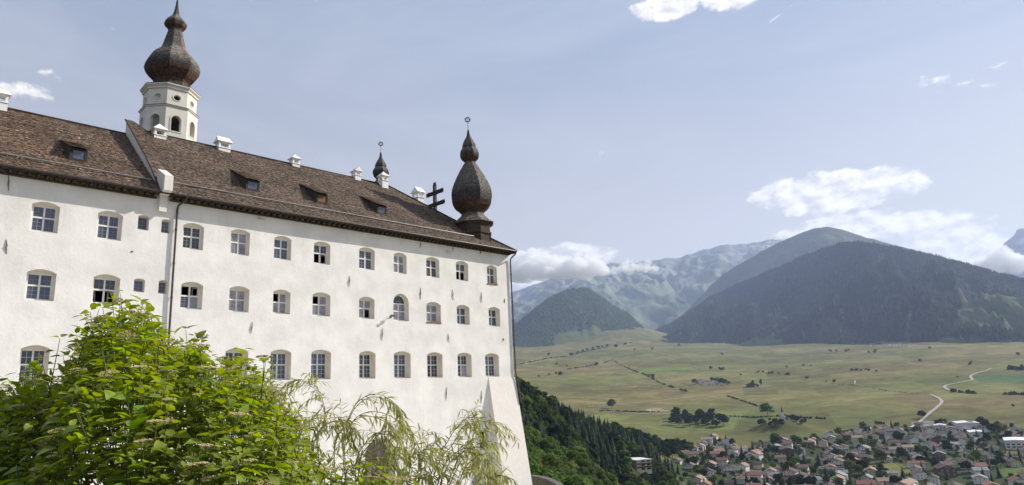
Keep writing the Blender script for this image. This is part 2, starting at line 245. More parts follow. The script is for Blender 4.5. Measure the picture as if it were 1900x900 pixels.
FIELDS = {'bright1': [(2227.5, 1477.7), (2425.0, 1584.5), (2504.9, 1411.0), (2360.1, 1316.7), (2316.9, 1402.9)], 'bright2': [(1741.9, 1040.5), (1765.3, 1024.7), (1649.8, 876.6), (1652.3, 944.5)], 'green3': [(1975.4, 343.9), (1955.6, 233.9), (1796.1, 214.0), (1826.8, 308.8)], 'yellow4': [(2358.0, 2229.3), (3003.0, 2569.7), (2821.7, 2412.6), (2318.4, 2157.2)], 'brown5': [(2491.4, 624.0), (2365.6, 458.7), (2303.5, 450.5), (2388.8, 585.6)], 'pale6': [(1259.5, 807.0), (1298.8, 800.2), (1251.8, 740.8), (1228.0, 783.6)], 'bright7': [(1055.6, 352.3), (1125.4, 333.8), (1100.4, 324.3), (1034.1, 333.7)], 'pale8': [(3733.0, 1044.1), (3526.4, 702.1), (3403.3, 687.0), (3605.5, 984.7)], 'vill1': [(825.1, 232.1), (853.3, 219.6), (836.9, 192.7), (797.6, 183.7), (750.1, 190.0), (769.4, 208.1)], 'vill2': [(993.2, 159.8), (994.8, 114.4), (946.1, 107.8), (945.5, 142.4)], 'vill3': [(829.3, 116.5), (872.1, 97.8), (779.8, 85.0), (772.1, 97.9)], 'mead4': [(963.7, 640.3), (991.7, 627.6), (1001.6, 570.8), (969.7, 555.7), (901.1, 586.7)], 'park5': [(1216.0, 292.5), (1237.0, 273.5), (1215.0, 245.0), (1185.6, 247.2), (1171.9, 272.5)], 'dark9': [(4608.1, 2408.1), (3084.6, 1030.3), (2917.8, 1388.3), (3390.3, 1893.2)]}
VILLAGE = [(483.0, 312.9), (584.3, 354.7), (698.6, 396.6), (791.7, 438.6), (960.9, 495.4), (937.9, 459.9), (866.2, 392.7), (958.9, 405.6), (984.7, 405.3), (1003.6, 373.0), (1078.9, 348.9), (1142.8, 339.2), (1172.2, 309.6), (1172.1, 272.5), (1205.5, 230.4), (1183.2, 148.6), (1138.3, 121.9), (744.1, 63.6), (476.7, 321.3)]
FIELD_TREES = [(1227.1, 871.7, 1530.5, 15, 'b'), (1249.0, 535.0, 1376.3, 20, 'b'), (1262.4, 285.5, 1304.5, 11, 'd'), (1180.6, 245.4, 1215.3, 9, 'd'), (1863.4, 1558.2, 2456.8, 9, 'd'), (1892.9, 1603.4, 2508.7, 5, 'b'), (1848.5, 1597.9, 2471.8, 4, 'b'), (1792.3, 1596.1, 2428.8, 4, 'b'), (2518.5, 1901.4, 3181.7, 7, 'd'), (2388.4, 1967.9, 3122.2, 4, 'b'), (2419.4, 2054.8, 3202.2, 5, 'b'), (3887.0, 2779.4, 4803.6, 7, 'd'), (3151.1, 2749.6, 4210.4, 5, 'd'), (3115.9, 2542.6, 4049.0, 6, 'd'), (3211.9, 2571.5, 4141.4, 6, 'b'), (3467.3, 2738.7, 4445.2, 6, 'd'), (3598.0, 2801.9, 4586.8, 6, 'b'), (3622.4, 2775.8, 4589.9, 6, 'd'), (3734.0, 2815.8, 4702.7, 6, 'd'), (3837.5, 2857.2, 4810.1, 5, 'b'), (3968.3, 2912.9, 4948.3, 6, 'd'), (1950.2, 1233.8, 2331.0, 8, 'b'), (2011.2, 1287.9, 2411.7, 5, 'b'), (1659.8, 957.1, 1937.8, 5, 'b'), (1653.6, 942.1, 1924.8, 5, 'b'), (1835.4, 1015.7, 2118.9, 9, 'b'), (1866.9, 950.1, 2114.6, 10, 'd'), (1855.4, 932.4, 2096.1, 9, 'd'), (1896.2, 979.2, 2154.2, 9, 'b'), (1916.2, 1003.7, 2183.4, 8, 'd'), (1846.3, 917.9, 2081.3, 7, 'b'), (1805.1, 823.3, 2002.2, 12, 'p'), (1836.9, 816.5, 2028.0, 12, 'p'), (1785.5, 803.5, 1976.1, 7, 'b'), (2378.7, 1257.5, 2711.0, 6, 'b'), (2288.3, 1172.7, 2591.2, 6, 'd'), (2294.3, 1163.4, 2592.1, 6, 'b'), (4192.1, 2916.9, 5131.7, 5, 'd'), (3508.3, 2243.7, 4187.8, 5, 'b'), (3759.5, 2538.8, 4560.6, 4, 'b'), (4180.3, 2462.7, 4873.8, 5, 'b'), (3282.3, 1679.2, 3706.7, 4, 'd'), (2141.2, 866.2, 2326.3, 6, 'd'), (2200.4, 922.2, 2402.8, 4, 'b'), (2207.8, 957.5, 2423.9, 4, 'b'), (2235.1, 1004.6, 2468.4, 4, 'b'), (2231.0, 987.8, 2457.7, 4, 'd'), (2212.6, 948.8, 2424.7, 5, 'b'), (2028.5, 764.7, 2183.4, 5, 'd'), (1883.3, 638.7, 2002.9, 6, 'b'), (1913.9, 670.1, 2042.4, 3, 'b'), (2255.6, 716.9, 2380.2, 4, 'b'), (2235.3, 694.5, 2353.9, 4, 'd'), (2211.1, 674.7, 2324.7, 4, 'b'), (2221.1, 664.1, 2331.0, 4, 'b'), (2208.3, 652.8, 2315.3, 4, 'd'), (2167.5, 620.1, 2266.6, 4, 'b'), (2471.8, 578.9, 2548.8, 5, 'b'), (2368.7, 423.0, 2414.1, 4, 'b'), (2288.8, 410.9, 2333.3, 4, 'd'), (1928.5, 369.3, 1972.1, 3, 'b'), (2438.6, 934.8, 2627.3, 4, 'b'), (2435.9, 907.9, 2614.9, 3, 'b'), (3147.9, 912.4, 3289.7, 6, 'b'), (3156.7, 940.5, 3306.4, 4, 'd'), (3448.4, 1203.9, 3666.9, 4, 'd'), (3420.8, 1164.3, 3627.6, 4, 'b'), (3434.3, 1125.2, 3627.6, 4, 'd'), (3457.9, 1120.7, 3648.4, 4, 'b'), (1411.1, 187.2, 1429.7, 4, 'd'), (1199.5, 244.6, 1233.5, 8, 'd'), (1204.3, 240.6, 1237.2, 7, 'b'), (2639.6, 347.4, 2668.4, 5, 'd'), (3249.2, 730.6, 3340.0, 4, 'b'), (2390.1, 973.8, 2597.4, 4, 'b'), (2139.7, 1021.5, 2389.8, 4, 'b')]
GROVE = [(1128.7, 660.0), (1142.9, 659.5), (1120.8, 637.4), (1157.1, 649.8), (1132.7, 625.8), (1112.0, 605.4), (1144.2, 613.8), (1122.1, 593.1), (1143.0, 595.0), (1117.4, 573.0), (1137.3, 574.3), (1113.9, 555.0), (1083.1, 619.5), (1078.3, 597.7), (1088.7, 570.8), (1087.0, 552.0), (1175.9, 682.7), (1085.0, 637.8), (1189.3, 672.0), (1172.5, 634.1), (1172.0, 606.4)]
FARM = [(1862.5, 1013.2, 'w'), (1873.4, 998.1, 'r'), (1853.7, 968.6, 'w'), (1834.6, 984.0, 'w'), (1860.0, 958.3, 'r'), (1818.6, 837.3, 'b')]
FARHOUSES = [(5261.6, 2885.4), (5042.2, 2740.4), (4669.5, 2513.6), (5307.3, 2835.8), (5258.4, 2785.8), (4722.2, 2476.5), (5371.0, 2795.8), (5209.9, 2687.9), (4745.3, 2423.8), (5486.7, 2782.2), (5168.9, 2596.4), (3703.9, 1097.9), (3650.1, 1067.2), (3683.8, 1062.2), (3619.0, 1029.0), (3679.0, 1031.6), (3596.1, 993.9), (3643.1, 992.6), (3581.4, 961.8), (3614.2, 956.5), (3570.7, 931.4), (3594.9, 923.7), (3548.8, 898.4), (6225.3, 4103.7), (5558.0, 3702.5)]
LANDMARK = {'hotel': (474.4, 288.2), 'hall': (1171.9, 208.4), 'hall2': (1162.6, 238.8), 'hall3': (1101.2, 183.1), 'flat': (1000.4, 125.4), 'row1': (1052.1, 305.0), 'row2': (1072.0, 301.2), 'row3': (1086.8, 295.6), 'row4': (1103.4, 290.3), 'tower_house': (842.2, 329.7), 'church': (1078.8, 436.4), 'shed': (1016.4, 339.9), 'white_low': (1144.1, 265.6), 'long1': (1136.3, 219.7), 'barn': (781.3, 148.8), 'orange1': (838.0, 265.9), 'orange2': (867.5, 261.1), 'red1': (673.4, 291.7)}
MT_DARK = [(-10.78, 0.0142), (-4.17, 0.0359), (2.21, 0.0682), (5.69, 0.0924), (7.27, 0.1076), (8.1, 0.1148), (8.94, 0.1228), (10.1, 0.133), (11.29, 0.1443), (12.53, 0.1544), (13.82, 0.1635), (15.52, 0.1722), (16.91, 0.1808), (18.02, 0.1814), (19.19, 0.1783), (20.38, 0.1735), (22.45, 0.1613), (24.55, 0.1493), (26.7, 0.1361), (28.46, 0.1227), (30.72, 0.0996), (32.75, 0.082), (34.35, 0.0653)]
MT_DOME = [(8.74, 0.1111), (11.3, 0.1429), (13.16, 0.1603), (14.8, 0.1732), (16.48, 0.1878), (17.86, 0.2019), (18.78, 0.2065), (19.75, 0.2068), (20.96, 0.2014), (22.63, 0.1922), (24.35, 0.1781), (26.99, 0.1558), (29.32, 0.1208), (31.65, 0.0854)]
MT_HILL = [(33.55, 0.086), (33.91, 0.0933), (34.59, 0.108), (35.63, 0.121), (36.9, 0.1382), (37.98, 0.1498), (39.1, 0.153), (40.25, 0.1489), (41.65, 0.1382), (42.83, 0.1226), (44.01, 0.1054), (45.83, 0.0989), (48.99, 0.0949), (55.61, 0.0818)]
MT_BACK = [(13.73, 0.0949), (17.82, 0.1603), (19.48, 0.1902), (20.6, 0.1967), (21.8, 0.1964), (23.4, 0.1977), (24.85, 0.1962), (26.3, 0.1991), (27.16, 0.1976), (28.47, 0.1929), (30.23, 0.1872), (31.78, 0.1857), (33.78, 0.1846), (36.47, 0.1858), (38.3, 0.1824), (40.16, 0.1738), (42.02, 0.1635), (44.8, 0.1497), (46.64, 0.1447), (51.18, 0.126), (59.89, 0.114), (71.72, 0.143)]
MT_FAR = [(-8.34, 0.076), (-0.8, 0.1214), (3.94, 0.1554), (5.9, 0.158), (6.68, 0.1684), (6.97, 0.1687), (7.3, 0.1658), (7.75, 0.1573), (8.44, 0.1433), (9.13, 0.1352), (9.82, 0.129), (10.9, 0.1161), (13.73, 0.0949)]
BUSH_TOP = [(0.517, -36.929, 0.099), (0.757, -37.176, 0.188), (0.902, -37.325, 0.242), (0.999, -37.425, 0.278), (1.095, -37.524, 0.343), (1.187, -37.618, 0.462), (1.254, -37.688, 0.584), (1.338, -37.774, 0.669), (1.451, -37.891, 0.699), (1.581, -38.025, 0.653), (1.711, -38.159, 0.59), (1.815, -38.266, 0.529), (1.895, -38.348, 0.433), (2.0, -38.456, 0.301), (2.128, -38.588, 0.187), (2.255, -38.719, 0.04), (2.357, -38.824, -0.155), (2.481, -38.951, -0.331), (2.626, -39.101, -0.473), (2.746, -39.225, -0.579)]
BUSH_SPIKES = [[(1.457, -38.041, 0.45), (1.418, -38.0, 0.63), (1.4, -37.981, 0.811)], [(1.371, -37.951, 0.455), (1.355, -37.935, 0.634), (1.34, -37.92, 0.757)], [(1.519, -38.105, 0.446), (1.495, -38.079, 0.589), (1.48, -38.064, 0.726)], [(1.276, -37.854, 0.391), (1.242, -37.819, 0.534), (1.222, -37.798, 0.65)], [(1.683, -38.274, 0.365), (1.715, -38.306, 0.486), (1.726, -38.317, 0.531)], [(1.172, -37.747, 0.294), (1.157, -37.732, 0.434), (1.137, -37.711, 0.513)], [(1.961, -38.56, 0.14), (1.983, -38.583, 0.207), (2.002, -38.602, 0.24)], [(1.037, -37.608, 0.131), (1.054, -37.625, 0.302), (1.072, -37.644, 0.387)]]
WILLOW = [[(2.818, -37.863, -0.711), (2.901, -37.949, -0.355), (2.928, -37.977, -0.151), (2.936, -37.985, -0.035), (2.895, -37.942, 0.123), (2.803, -37.848, 0.214), (2.712, -37.754, 0.199)], [(2.831, -38.163, -0.769), (2.883, -38.218, -0.387), (2.953, -38.289, -0.114), (3.01, -38.348, 0.023), (3.097, -38.438, 0.075), (3.184, -38.528, 0.024), (3.227, -38.572, -0.071), (3.233, -38.577, -0.172)], [(3.107, -38.017, -0.819), (3.104, -38.014, -0.454), (3.133, -38.044, -0.164), (3.224, -38.137, -0.064), (3.33, -38.247, -0.083), (3.436, -38.357, -0.183), (3.496, -38.418, -0.292), (3.51, -38.433, -0.397)], [(2.726, -38.343, -0.777), (2.682, -38.297, -0.479), (2.66, -38.275, -0.29), (2.691, -38.307, -0.139), (2.774, -38.392, -0.086), (2.83, -38.45, -0.147), (2.853, -38.474, -0.302)], [(2.669, -38.14, -0.785), (2.622, -38.092, -0.481), (2.632, -38.102, -0.251), (2.7, -38.172, -0.099), (2.771, -38.245, -0.084)], [(2.806, -38.569, -0.77), (2.845, -38.609, -0.484), (2.912, -38.677, -0.266), (2.993, -38.761, -0.196), (3.061, -38.831, -0.257), (3.079, -38.849, -0.388)], [(2.834, -38.31, -0.795), (2.887, -38.365, -0.574), (2.942, -38.422, -0.425), (3.054, -38.537, -0.336), (3.166, -38.652, -0.324), (3.236, -38.724, -0.405)], [(2.843, -37.458, -0.616), (2.771, -37.384, -0.183), (2.701, -37.312, 0.086), (2.692, -37.302, 0.198), (2.708, -37.319, 0.309)], [(2.843, -37.458, -0.616), (2.834, -37.449, -0.187), (2.765, -37.378, 0.082), (2.777, -37.39, 0.237)], [(3.582, -38.363, -0.9), (3.646, -38.429, -0.576), (3.742, -38.527, -0.33), (3.805, -38.593, -0.206), (3.868, -38.658, -0.145), (3.976, -38.769, -0.174), (4.035, -38.83, -0.263)], [(3.454, -38.661, -0.857), (3.515, -38.724, -0.589), (3.589, -38.801, -0.435), (3.693, -38.908, -0.362), (3.764, -38.981, -0.406), (3.797, -39.016, -0.567)], [(3.279, -38.625, -0.834), (3.309, -38.656, -0.608), (3.354, -38.702, -0.417), (3.384, -38.733, -0.281), (3.376, -38.725, -0.213)], [(3.373, -39.009, -0.817), (3.404, -39.041, -0.599), (3.461, -39.1, -0.453), (3.531, -39.172, -0.401), (3.57, -39.212, -0.498)], [(3.861, -38.364, -0.899), (3.962, -38.468, -0.521), (4.006, -38.512, -0.262), (4.021, -38.528, -0.152), (3.997, -38.503, -0.092)], [(3.273, -38.762, -0.859), (3.22, -38.708, -0.632), (3.207, -38.695, -0.48), (3.236, -38.724, -0.386), (3.306, -38.797, -0.352)], [(3.427, -39.064, -0.82), (3.457, -39.095, -0.676), (3.513, -39.154, -0.569), (3.582, -39.224, -0.554), (3.623, -39.267, -0.538)], [(3.284, -38.343, -0.897), (3.344, -38.405, -0.665), (3.432, -38.496, -0.55), (3.551, -38.618, -0.477), (3.639, -38.708, -0.523)], [(2.996, -38.621, -0.83), (2.969, -38.593, -0.609), (2.996, -38.621, -0.462), (3.065, -38.692, -0.391)], [(3.579, -38.503, -0.928), (3.672, -38.599, -0.653), (3.735, -38.664, -0.452), (3.767, -38.697, -0.371), (3.844, -38.776, -0.301), (3.889, -38.822, -0.317)], [(3.055, -38.251, -0.832), (2.938, -38.131, -0.553), (2.762, -37.949, -0.383), (2.675, -37.86, -0.378)], [(2.989, -37.895, -0.852), (2.865, -37.768, -0.521), (2.77, -37.67, -0.266), (2.751, -37.651, -0.097), (2.81, -37.711, 0.048)]]
LOWWALL = [(47.53, 2.79, -7.12), (47.31, 1.57, -7.04), (46.34, -0.32, -6.94), (44.58, -2.84, -6.85), (42.76, -5.31, -6.82), (40.76, -7.58, -6.78)]
# ------------------------------------------------------------------ ground heights
_R=np.array([0.5,8,20,60,90,120,200,300,400,500,600,700,800,1000,1250,2000,3000,5000,7000,12000,24000])
_AZ=np.array([-180,-90,-30,-10,8,15,21.7,28,31.7,36,40.3,44.3,50,65,90,120,180.])
_Z=np.array([
[-1.7,-1.9,-2.6,-7,-10,-14,-25,-40,-50,-60,-70,-75,-80,-80,-70,-20,40,100,100,100,100],
[-1.7,-1.9,-2.8,-10,-18,-26,-50,-70,-84,-94,-100,-105,-105,-105,-100,-60,0,60,100,100,100],
[-1.7,-1.9,-3,-13,-24,-36,-66,-90,-100,-102,-102,-100,-95,-88,-76,-20,50,170,260,400,600],
[-1.7,-1.9,-3,-13,-24,-36,-66,-90,-99,-99,-97,-95,-92,-84,-72,-9,72,220,330,500,700],
[-1.7,-1.9,-3,-13,-24,-36,-66,-90,-99,-99,-97,-95,-92,-84,-70,-6,78,228,350,500,700],
[-1.7,-1.9,-3,-13,-24,-36,-66,-90,-99,-99,-97,-95,-92,-84,-70,-4,83,247,380,500,700],
[-1.7,-1.9,-3,-13,-24,-36,-66,-90,-98,-99,-97,-95,-92,-84,-70,-3,87,262,400,500,700],
[-1.7,-1.9,-3,-13,-24,-36,-66,-88,-96,-97,-95,-91,-87,-80,-68,-2,92,275,450,600,700],
[-1.7,-1.9,-3,-12,-23,-34,-62,-84,-94,-94,-91,-86,-81,-75,-66,-1,97,290,560,800,900],
[-1.7,-1.9,-3,-11,-20,-30,-52,-64,-66,-59,-48,-41,-44,-62,-60,3,101,300,720,900,900],
[-1.7,-1.9,-3,-10,-17,-25,-40,-44,-40,-30,-19,-24,-38,-56,-50,8,110,308,600,900,900],
[-1.7,-1.9,-3,-9,-14.5,-21,-29,-27,-15,0,8,2,-12,-38,-38,15,120,320,560,900,900],
[-1.7,-1.9,-3,-7,-11,-16,-20,-14,2,18,24,20,8,-20,-25,20,125,325,560,900,900],
[-1.7,-1.9,-3,-5.5,-8,-11,-10,2,20,38,50,55,50,30,30,80,180,350,560,900,900],
[-1.7,-1.9,-2.6,-5,-6,-6,2,18,40,62,85,100,120,140,180,300,450,600,800,900,900],
[-1.7,-1.8,-2.2,-4,-4,-3,6,22,45,70,95,120,145,190,240,400,500,600,800,900,900],
[-1.7,-1.9,-2.6,-7,-10,-14,-25,-40,-50,-60,-70,-75,-80,-80,-70,-20,40,100,100,100,100]],float)
_lr=np.linspace(math.log(.5),math.log(24000),360); _az=np.arange(-180,180.01,.5)
_T=np.array([np.interp(_lr,np.log(_R),z) for z in _Z])
_T=np.array([np.interp(_az,_AZ,_T[:,j]) for j in range(len(_lr))]).T
def _blur(a,ax,n):
    k=np.hanning(2*n+3)[1:-1];k/=k.sum()
    a=np.moveaxis(a,ax,-1);pad=np.pad(a,[(0,0),(n,n)],mode='edge')
    o=sum(k[i]*pad[:,i:i+a.shape[1]] for i in range(2*n+1));return np.moveaxis(o,-1,ax)
_T=_blur(_blur(_T,1,5),0,4)
def vnoise(x,y,s=0):
    xi=np.floor(x).astype(np.int64);yi=np.floor(y).astype(np.int64);fx=x-xi;fy=y-yi
    fx=fx*fx*(3-2*fx);fy=fy*fy*(3-2*fy)
    def hsh(a,b):
        h=(a*374761393+b*668265263+s*1442695041)&0xffffffff
        h=((h^(h>>13))*1274126177)&0xffffffff
        return ((h^(h>>16))&0xffff)/65535.
    return (hsh(xi,yi)*(1-fx)+hsh(xi+1,yi)*fx)*(1-fy)+(hsh(xi,yi+1)*(1-fx)+hsh(xi+1,yi+1)*fx)*fy
def fbm(x,y,o=5,s=0):
    a=.5;t=0*x;
    for i in range(o): t=t+a*(vnoise(x,y,s+i)*2-1);x=x*2.03+17;y=y*2.03-9;a*=.5
    return t
CAMY=-43.
HILL = [(1105.2, 443.9, 17.0, 42.0)]   # knolls: x, y, height, radius
def ground(x,y):
    x=np.asarray(x,float);y=np.asarray(y,float);dx=x;dy=y-CAMY
    r=np.maximum(np.hypot(dx,dy),.5);az=np.degrees(np.arctan2(dy,dx))
    fa=np.clip((az+180)/.5,0,len(_az)-1.001);fr=np.clip((np.log(r)-_lr[0])/(_lr[1]-_lr[0]),0,len(_lr)-1.001)
    i=fa.astype(int);j=fr.astype(int);u=fa-i;v=fr-j
    z=(_T[i,j]*(1-u)+_T[i+1,j]*u)*(1-v)+(_T[i,j+1]*(1-u)+_T[i+1,j+1]*u)*v
    z=z+fbm(x/420,y/420,4,3)*np.clip((r-900)/2500,0,1)*22+fbm(x/60,y/60,3,7)*np.clip((r-60)/400,0,1)*2.2
    for hx,hy,hh,hr in HILL: z=z+hh*np.exp(-((x-hx)**2+(y-hy)**2)/hr**2)
    return z

ATT = {}
def terrain_mesh():
    az = np.concatenate([np.arange(-180, 2, 3.), np.arange(2, 50, .125), np.arange(50, 90, 1.), np.arange(90, 180.1, 3.)])
    lr = np.concatenate([np.geomspace(.6, 500, 110), np.geomspace(510, 7500, 330), np.geomspace(7800, 24000, 14)])
    A, Rr = np.meshgrid(np.radians(az), lr, indexing='ij')
    X = Rr * np.cos(A); Y = CAMY + Rr * np.sin(A); Z = ground(X, Y)
    n, m = X.shape; I = np.arange(n * m).reshape(n, m)
    F = np.stack([I[:-1, :-1], I[:-1, 1:], I[1:, 1:], I[1:, :-1]], -1).reshape(-1, 4)
    # colours of the fields themselves
    b = fbm(X / 300, Y / 300, 4, 21)[..., None]; g2 = fbm(X / 45, Y / 45, 4, 31)[..., None]
    st = (np.sin((X * .5 + Y * .86) / 26 + 3 * fbm(X / 200, Y / 200, 3, 5)) * .5 + .5)[..., None]
    base = np.array([.192, .174, .064]); grn = np.array([.148, .158, .052]); yel = np.array([.235, .19, .082])
    c = base + (grn - base) * np.clip(.35 + 1.6 * b, 0, 1) + (yel - base) * np.clip(-1.5 * b - .05 + .8 * g2, 0, 1) * .9
    # parcels of hay meadow, mown at different times
    u = X * math.cos(.45) + Y * math.sin(.45); v = -X * math.sin(.45) + Y * math.cos(.45)
    vi = np.floor(v / 75 + .6 * vnoise(u / 300, v / 300, 3)).astype(np.int64); ui = np.floor(u / 240 + (vi * 37 % 11) / 11.).astype(np.int64)
    hsh = (((ui * 7349 + vi * 9151) * 2654435761) & 0xffff) / 65535.
    c = c * (1 + (hsh[..., None] - .5) * .42 * np.clip((Rr[..., None] - 1000) / 300, 0, 1)); c[..., 1] *= 1 + (((hsh * 7) % 1) - .5) * .12
    c = c * (1 + .28 * g2 + (st - .5) * .10)
    pal = {'bright1': (.17, .23, .055), 'bright2': (.16, .21, .055), 'green3': (.085, .14, .055), 'yellow4': (.27, .23, .12), 'brown5': (.23, .17, .11), 'pale6': (.34, .27, .19), 'bright7': (.13, .20, .05), 'pale8': (.26, .23, .13), 'vill1': (.21, .21, .07), 'vill2': (.16, .16, .055), 'vill3': (.12, .17, .05), 'mead4': (.16, .17, .06), 'park5': (.32, .29, .27)}
    for k, poly in FIELDS.items():
        if k in pal: mk = in_poly_np(X, Y, poly); c[mk] = np.array(pal[k]) * (1 + .25 * g2[mk])
    vk = in_poly_np(X, Y, VILLAGE)
    for k in ('vill1', 'vill2', 'vill3'): vk &= ~in_poly_np(X, Y, FIELDS[k])
    c[vk] = np.where(g2[vk] > .22, np.array([.15, .14, .115]), np.array([.06, .08, .03]))
    azd = np.degrees(A); fr = np.clip((azd - 33.5) / 2, 0, 1) * (1 - np.clip((Rr - 760) / 60, 0, 1)) + np.clip((azd - 29) / 2, 0, 1) * (1 - np.clip((Rr - 600) / 60, 0, 1)) * (1 - np.clip((azd - 33.5) / 2, 0, 1))
    fr = np.clip(fr, 0, 1)[..., None] * (Rr[..., None] > 25); c = c * (1 - fr) + np.array([.045, .055, .022]) * fr
    nr_ = (Rr < 40)[..., None]; c = np.where(nr_, np.array([.07, .10, .03]) * (1 + .4 * g2), c)
    ct = ((X > -12) & (X < 44) & (Y > -36) & (Y < 2) & (Rr > 7))[..., None]; c = np.where(ct, np.array([.58, .54, .47]) * (1 + .15 * g2), c)   # unseen pale gravel zone, added to bounce light onto the facade
    return mesh('ground', np.stack([X, Y, Z], -1), F, mat('grassland', (1, 1, 1), .95, .30, .045, attr=True, spec=.05), smooth=True, colr=np.clip(c, .01, .6).reshape(-1, 3))
tag(obj('ground', terrain_mesh()), kind='structure')

def mountain(name, sil, foot, depth, spur, sc, colour, seed, lift=0., gpow=1.0, back=.5, daz=.11, crown=0., gully=0., fine=.22):
    s = np.array(sil); az = np.arange(s[0, 0], s[-1, 0], daz); el = np.interp(az, s[:, 0], s[:, 1])
    k = np.hanning(7); k /= k.sum(); el = np.convolve(np.pad(el, 3, mode='edge'), k, 'valid')
    fd = np.interp(az, [q[0] for q in foot], [q[1] for q in foot]); rd = fd + depth
    t = np.concatenate([np.linspace(0, 1, 70), np.linspace(1.03, 1 + back, 16)])
    A, T = np.meshgrid(np.radians(az), t, indexing='ij'); FD = fd[:, None]; RD = rd[:, None]
    Rr = FD + (RD - FD) * T; X = Rr * np.cos(A); Y = CAMY + Rr * np.sin(A)
    zf = ground(FD * np.cos(A), CAMY + FD * np.sin(A)) - 25; zr = (el * rd)[:, None] + lift
    zr = zr + crown * fbm(X / 160, Y / 160, 4, seed + 9)
    tt = np.minimum(T, 1); g = tt ** gpow
    Z = zf + (zr - zf) * g
    env = np.sin(np.pi * np.clip(tt, 0, 1)) ** .8 * np.clip((zr - zf) / 600, 0, 1.2)
    wx = X + 120 * fbm(X / 500, Y / 500, 3, seed + 3); wy = Y + 120 * fbm(X / 500, Y / 500, 3, seed + 4)
    rid = 1 - 2 * np.abs(fbm(wx / sc, wy / sc, 5, seed))
    if gully: wp = fbm(X / 900, Y / 900, 3, seed + 6); rid = 1 - 2 * np.abs(fbm(np.degrees(A) / gully + 1.5 * wp, T * 1.5 + wp, 5, seed))   # gullies running down the fall line
    Z = Z + (rid - .75) * spur * env + fbm(X / 130, Y / 130, 4, seed + 5) * spur * fine * env
    Z = np.where(T > 1, zr - (T - 1) * (zr - zf) * .9, Z)
    n, m = X.shape; I = np.arange(n * m).reshape(n, m); F = np.stack([I[:-1, :-1], I[:-1, 1:], I[1:, 1:], I[1:, :-1]], -1).reshape(-1, 4)
    c, forest = colour(X, Y, Z, T, np.degrees(A), rid)
    o = tag(obj(name, mesh(name, np.stack([X, Y, Z], -1), F, mat('mountain_ground', (1, 1, 1), .95, .22, .02, attr=True, bump=4., bscale=.05, spec=.03), smooth=True, colr=np.clip(c, .008, .7).reshape(-1, 3))), kind='structure')
    return X, Y, Z, T, forest
FOR = np.array([.026, .040, .024])
def col_dark(X, Y, Z, T, az, rid):
    n = fbm(X / 260, Y / 260, 4, 77)[..., None]; n2 = fbm(X / 70, Y / 70, 4, 79)
    c = FOR * (1 + .9 * n) + np.zeros(X.shape + (3,))
    m = (az < 11.6 + 2.2 * n2) & (T > .12 + .05 * n2) & (T < .47 + .12 * n2) & (az > 2)
    m |= (T < .08 + .06 * n2) & (az > 23) & (az < 30) | (T < .05 + .04 * n2) & (az < 18)
    m |= (n2 > .34) & (T < .55)
    ter = (np.sin(Z / 9.) > .3)[..., None]
    c = np.where(m[..., None], np.where(ter, np.array([.105, .13, .055]), np.array([.075, .10, .042])), c)
    c = np.where(((n2 > .28) & (T > .3) & (rid > .8))[..., None], np.array([.09, .085, .06]), c)
    return c, ~m
def col_back(X, Y, Z, T, az, rid):
    n = fbm(X / 500, Y / 500, 5, 87)[..., None]; n2 = fbm(X / 150, Y / 150, 4, 89)[..., None]
    gr = np.array([.20, .235, .155]) * (1 + .25 * n); rock = np.array([.29, .30, .28]) * (1 + .2 * n2)
    c = gr + (rock - gr) * np.clip((n2 * 2.5 + (T[..., None] - .45) * 1.4 + (.62 - rid[..., None]) * 1.2), 0, 1)
    f = np.clip((.30 - T[..., None] + .35 * n2 + .25 * n) * 6, 0, 1); c = c + (FOR * 2.6 - c) * f * .85
    sn = (T > .80) & (T < .97) & (az > 22.6) & (az < 25.6) & (fbm(X / 90, Y / 90, 3, 91) > .16); c = np.where(sn[..., None], .55, c)
    return c, None
def col_dome(X, Y, Z, T, az, rid):
    n = fbm(X / 300, Y / 300, 4, 97)[..., None]; c = np.array([.115, .13, .058]) * (1 + .4 * n)
    f = np.clip((.66 - T[..., None] + .25 * n) * 6, 0, 1); return c + (FOR - c) * f, None
def col_hill(X, Y, Z, T, az, rid):
    n = fbm(X / 200, Y / 200, 4, 107)[..., None]; c = FOR * (2.0 + 1.1 * n); m = (T < .18 + .25 * n[..., 0]) & (az < 41) & (az > 36)  # forest colour raised here so the hill looks sunlit
    return np.where(m[..., None], np.array([.11, .13, .05]), c), ~m
def col_far(X, Y, Z, T, az, rid):
    n = fbm(X / 400, Y / 400, 4, 117)[..., None]; return np.array([.30, .30, .30]) * (1 + .7 * n), None
gD = mountain('mountain_front', MT_DARK, [(-11, 3300), (8, 3550), (14, 3850), (20, 4450), (25, 5050), (28, 5300), (34.4, 5500)], 2300, 250, 620, col_dark, 3, gpow=.95, crown=26, gully=4.2)
mountain('mountain_dome', MT_DOME, [(8, 7200), (30, 7400)], 2200, 150, 800, col_dome, 13, gpow=1.0, crown=20)
gH = mountain('mountain_hill', MT_HILL, [(33, 6350), (36, 5950), (40, 5600), (44, 5250), (56, 5200)], 1150, 70, 380, col_hill, 23, crown=30, gully=3.)
mountain('mountain_back', MT_BACK, [(10, 9800), (36, 9200), (70, 9200)], 4600, 210, 1250, col_back, 33, gpow=.82, daz=.10, crown=45, gully=3.4, fine=.1)
mountain('mountain_far', MT_FAR, [(-12, 11500), (20, 11500)], 3500, 500, 1500, col_far, 43, crown=120, daz=.2)
mat('far_conifer', (1, 1, 1), .95, .2, .01, attr=True, spec=.03)
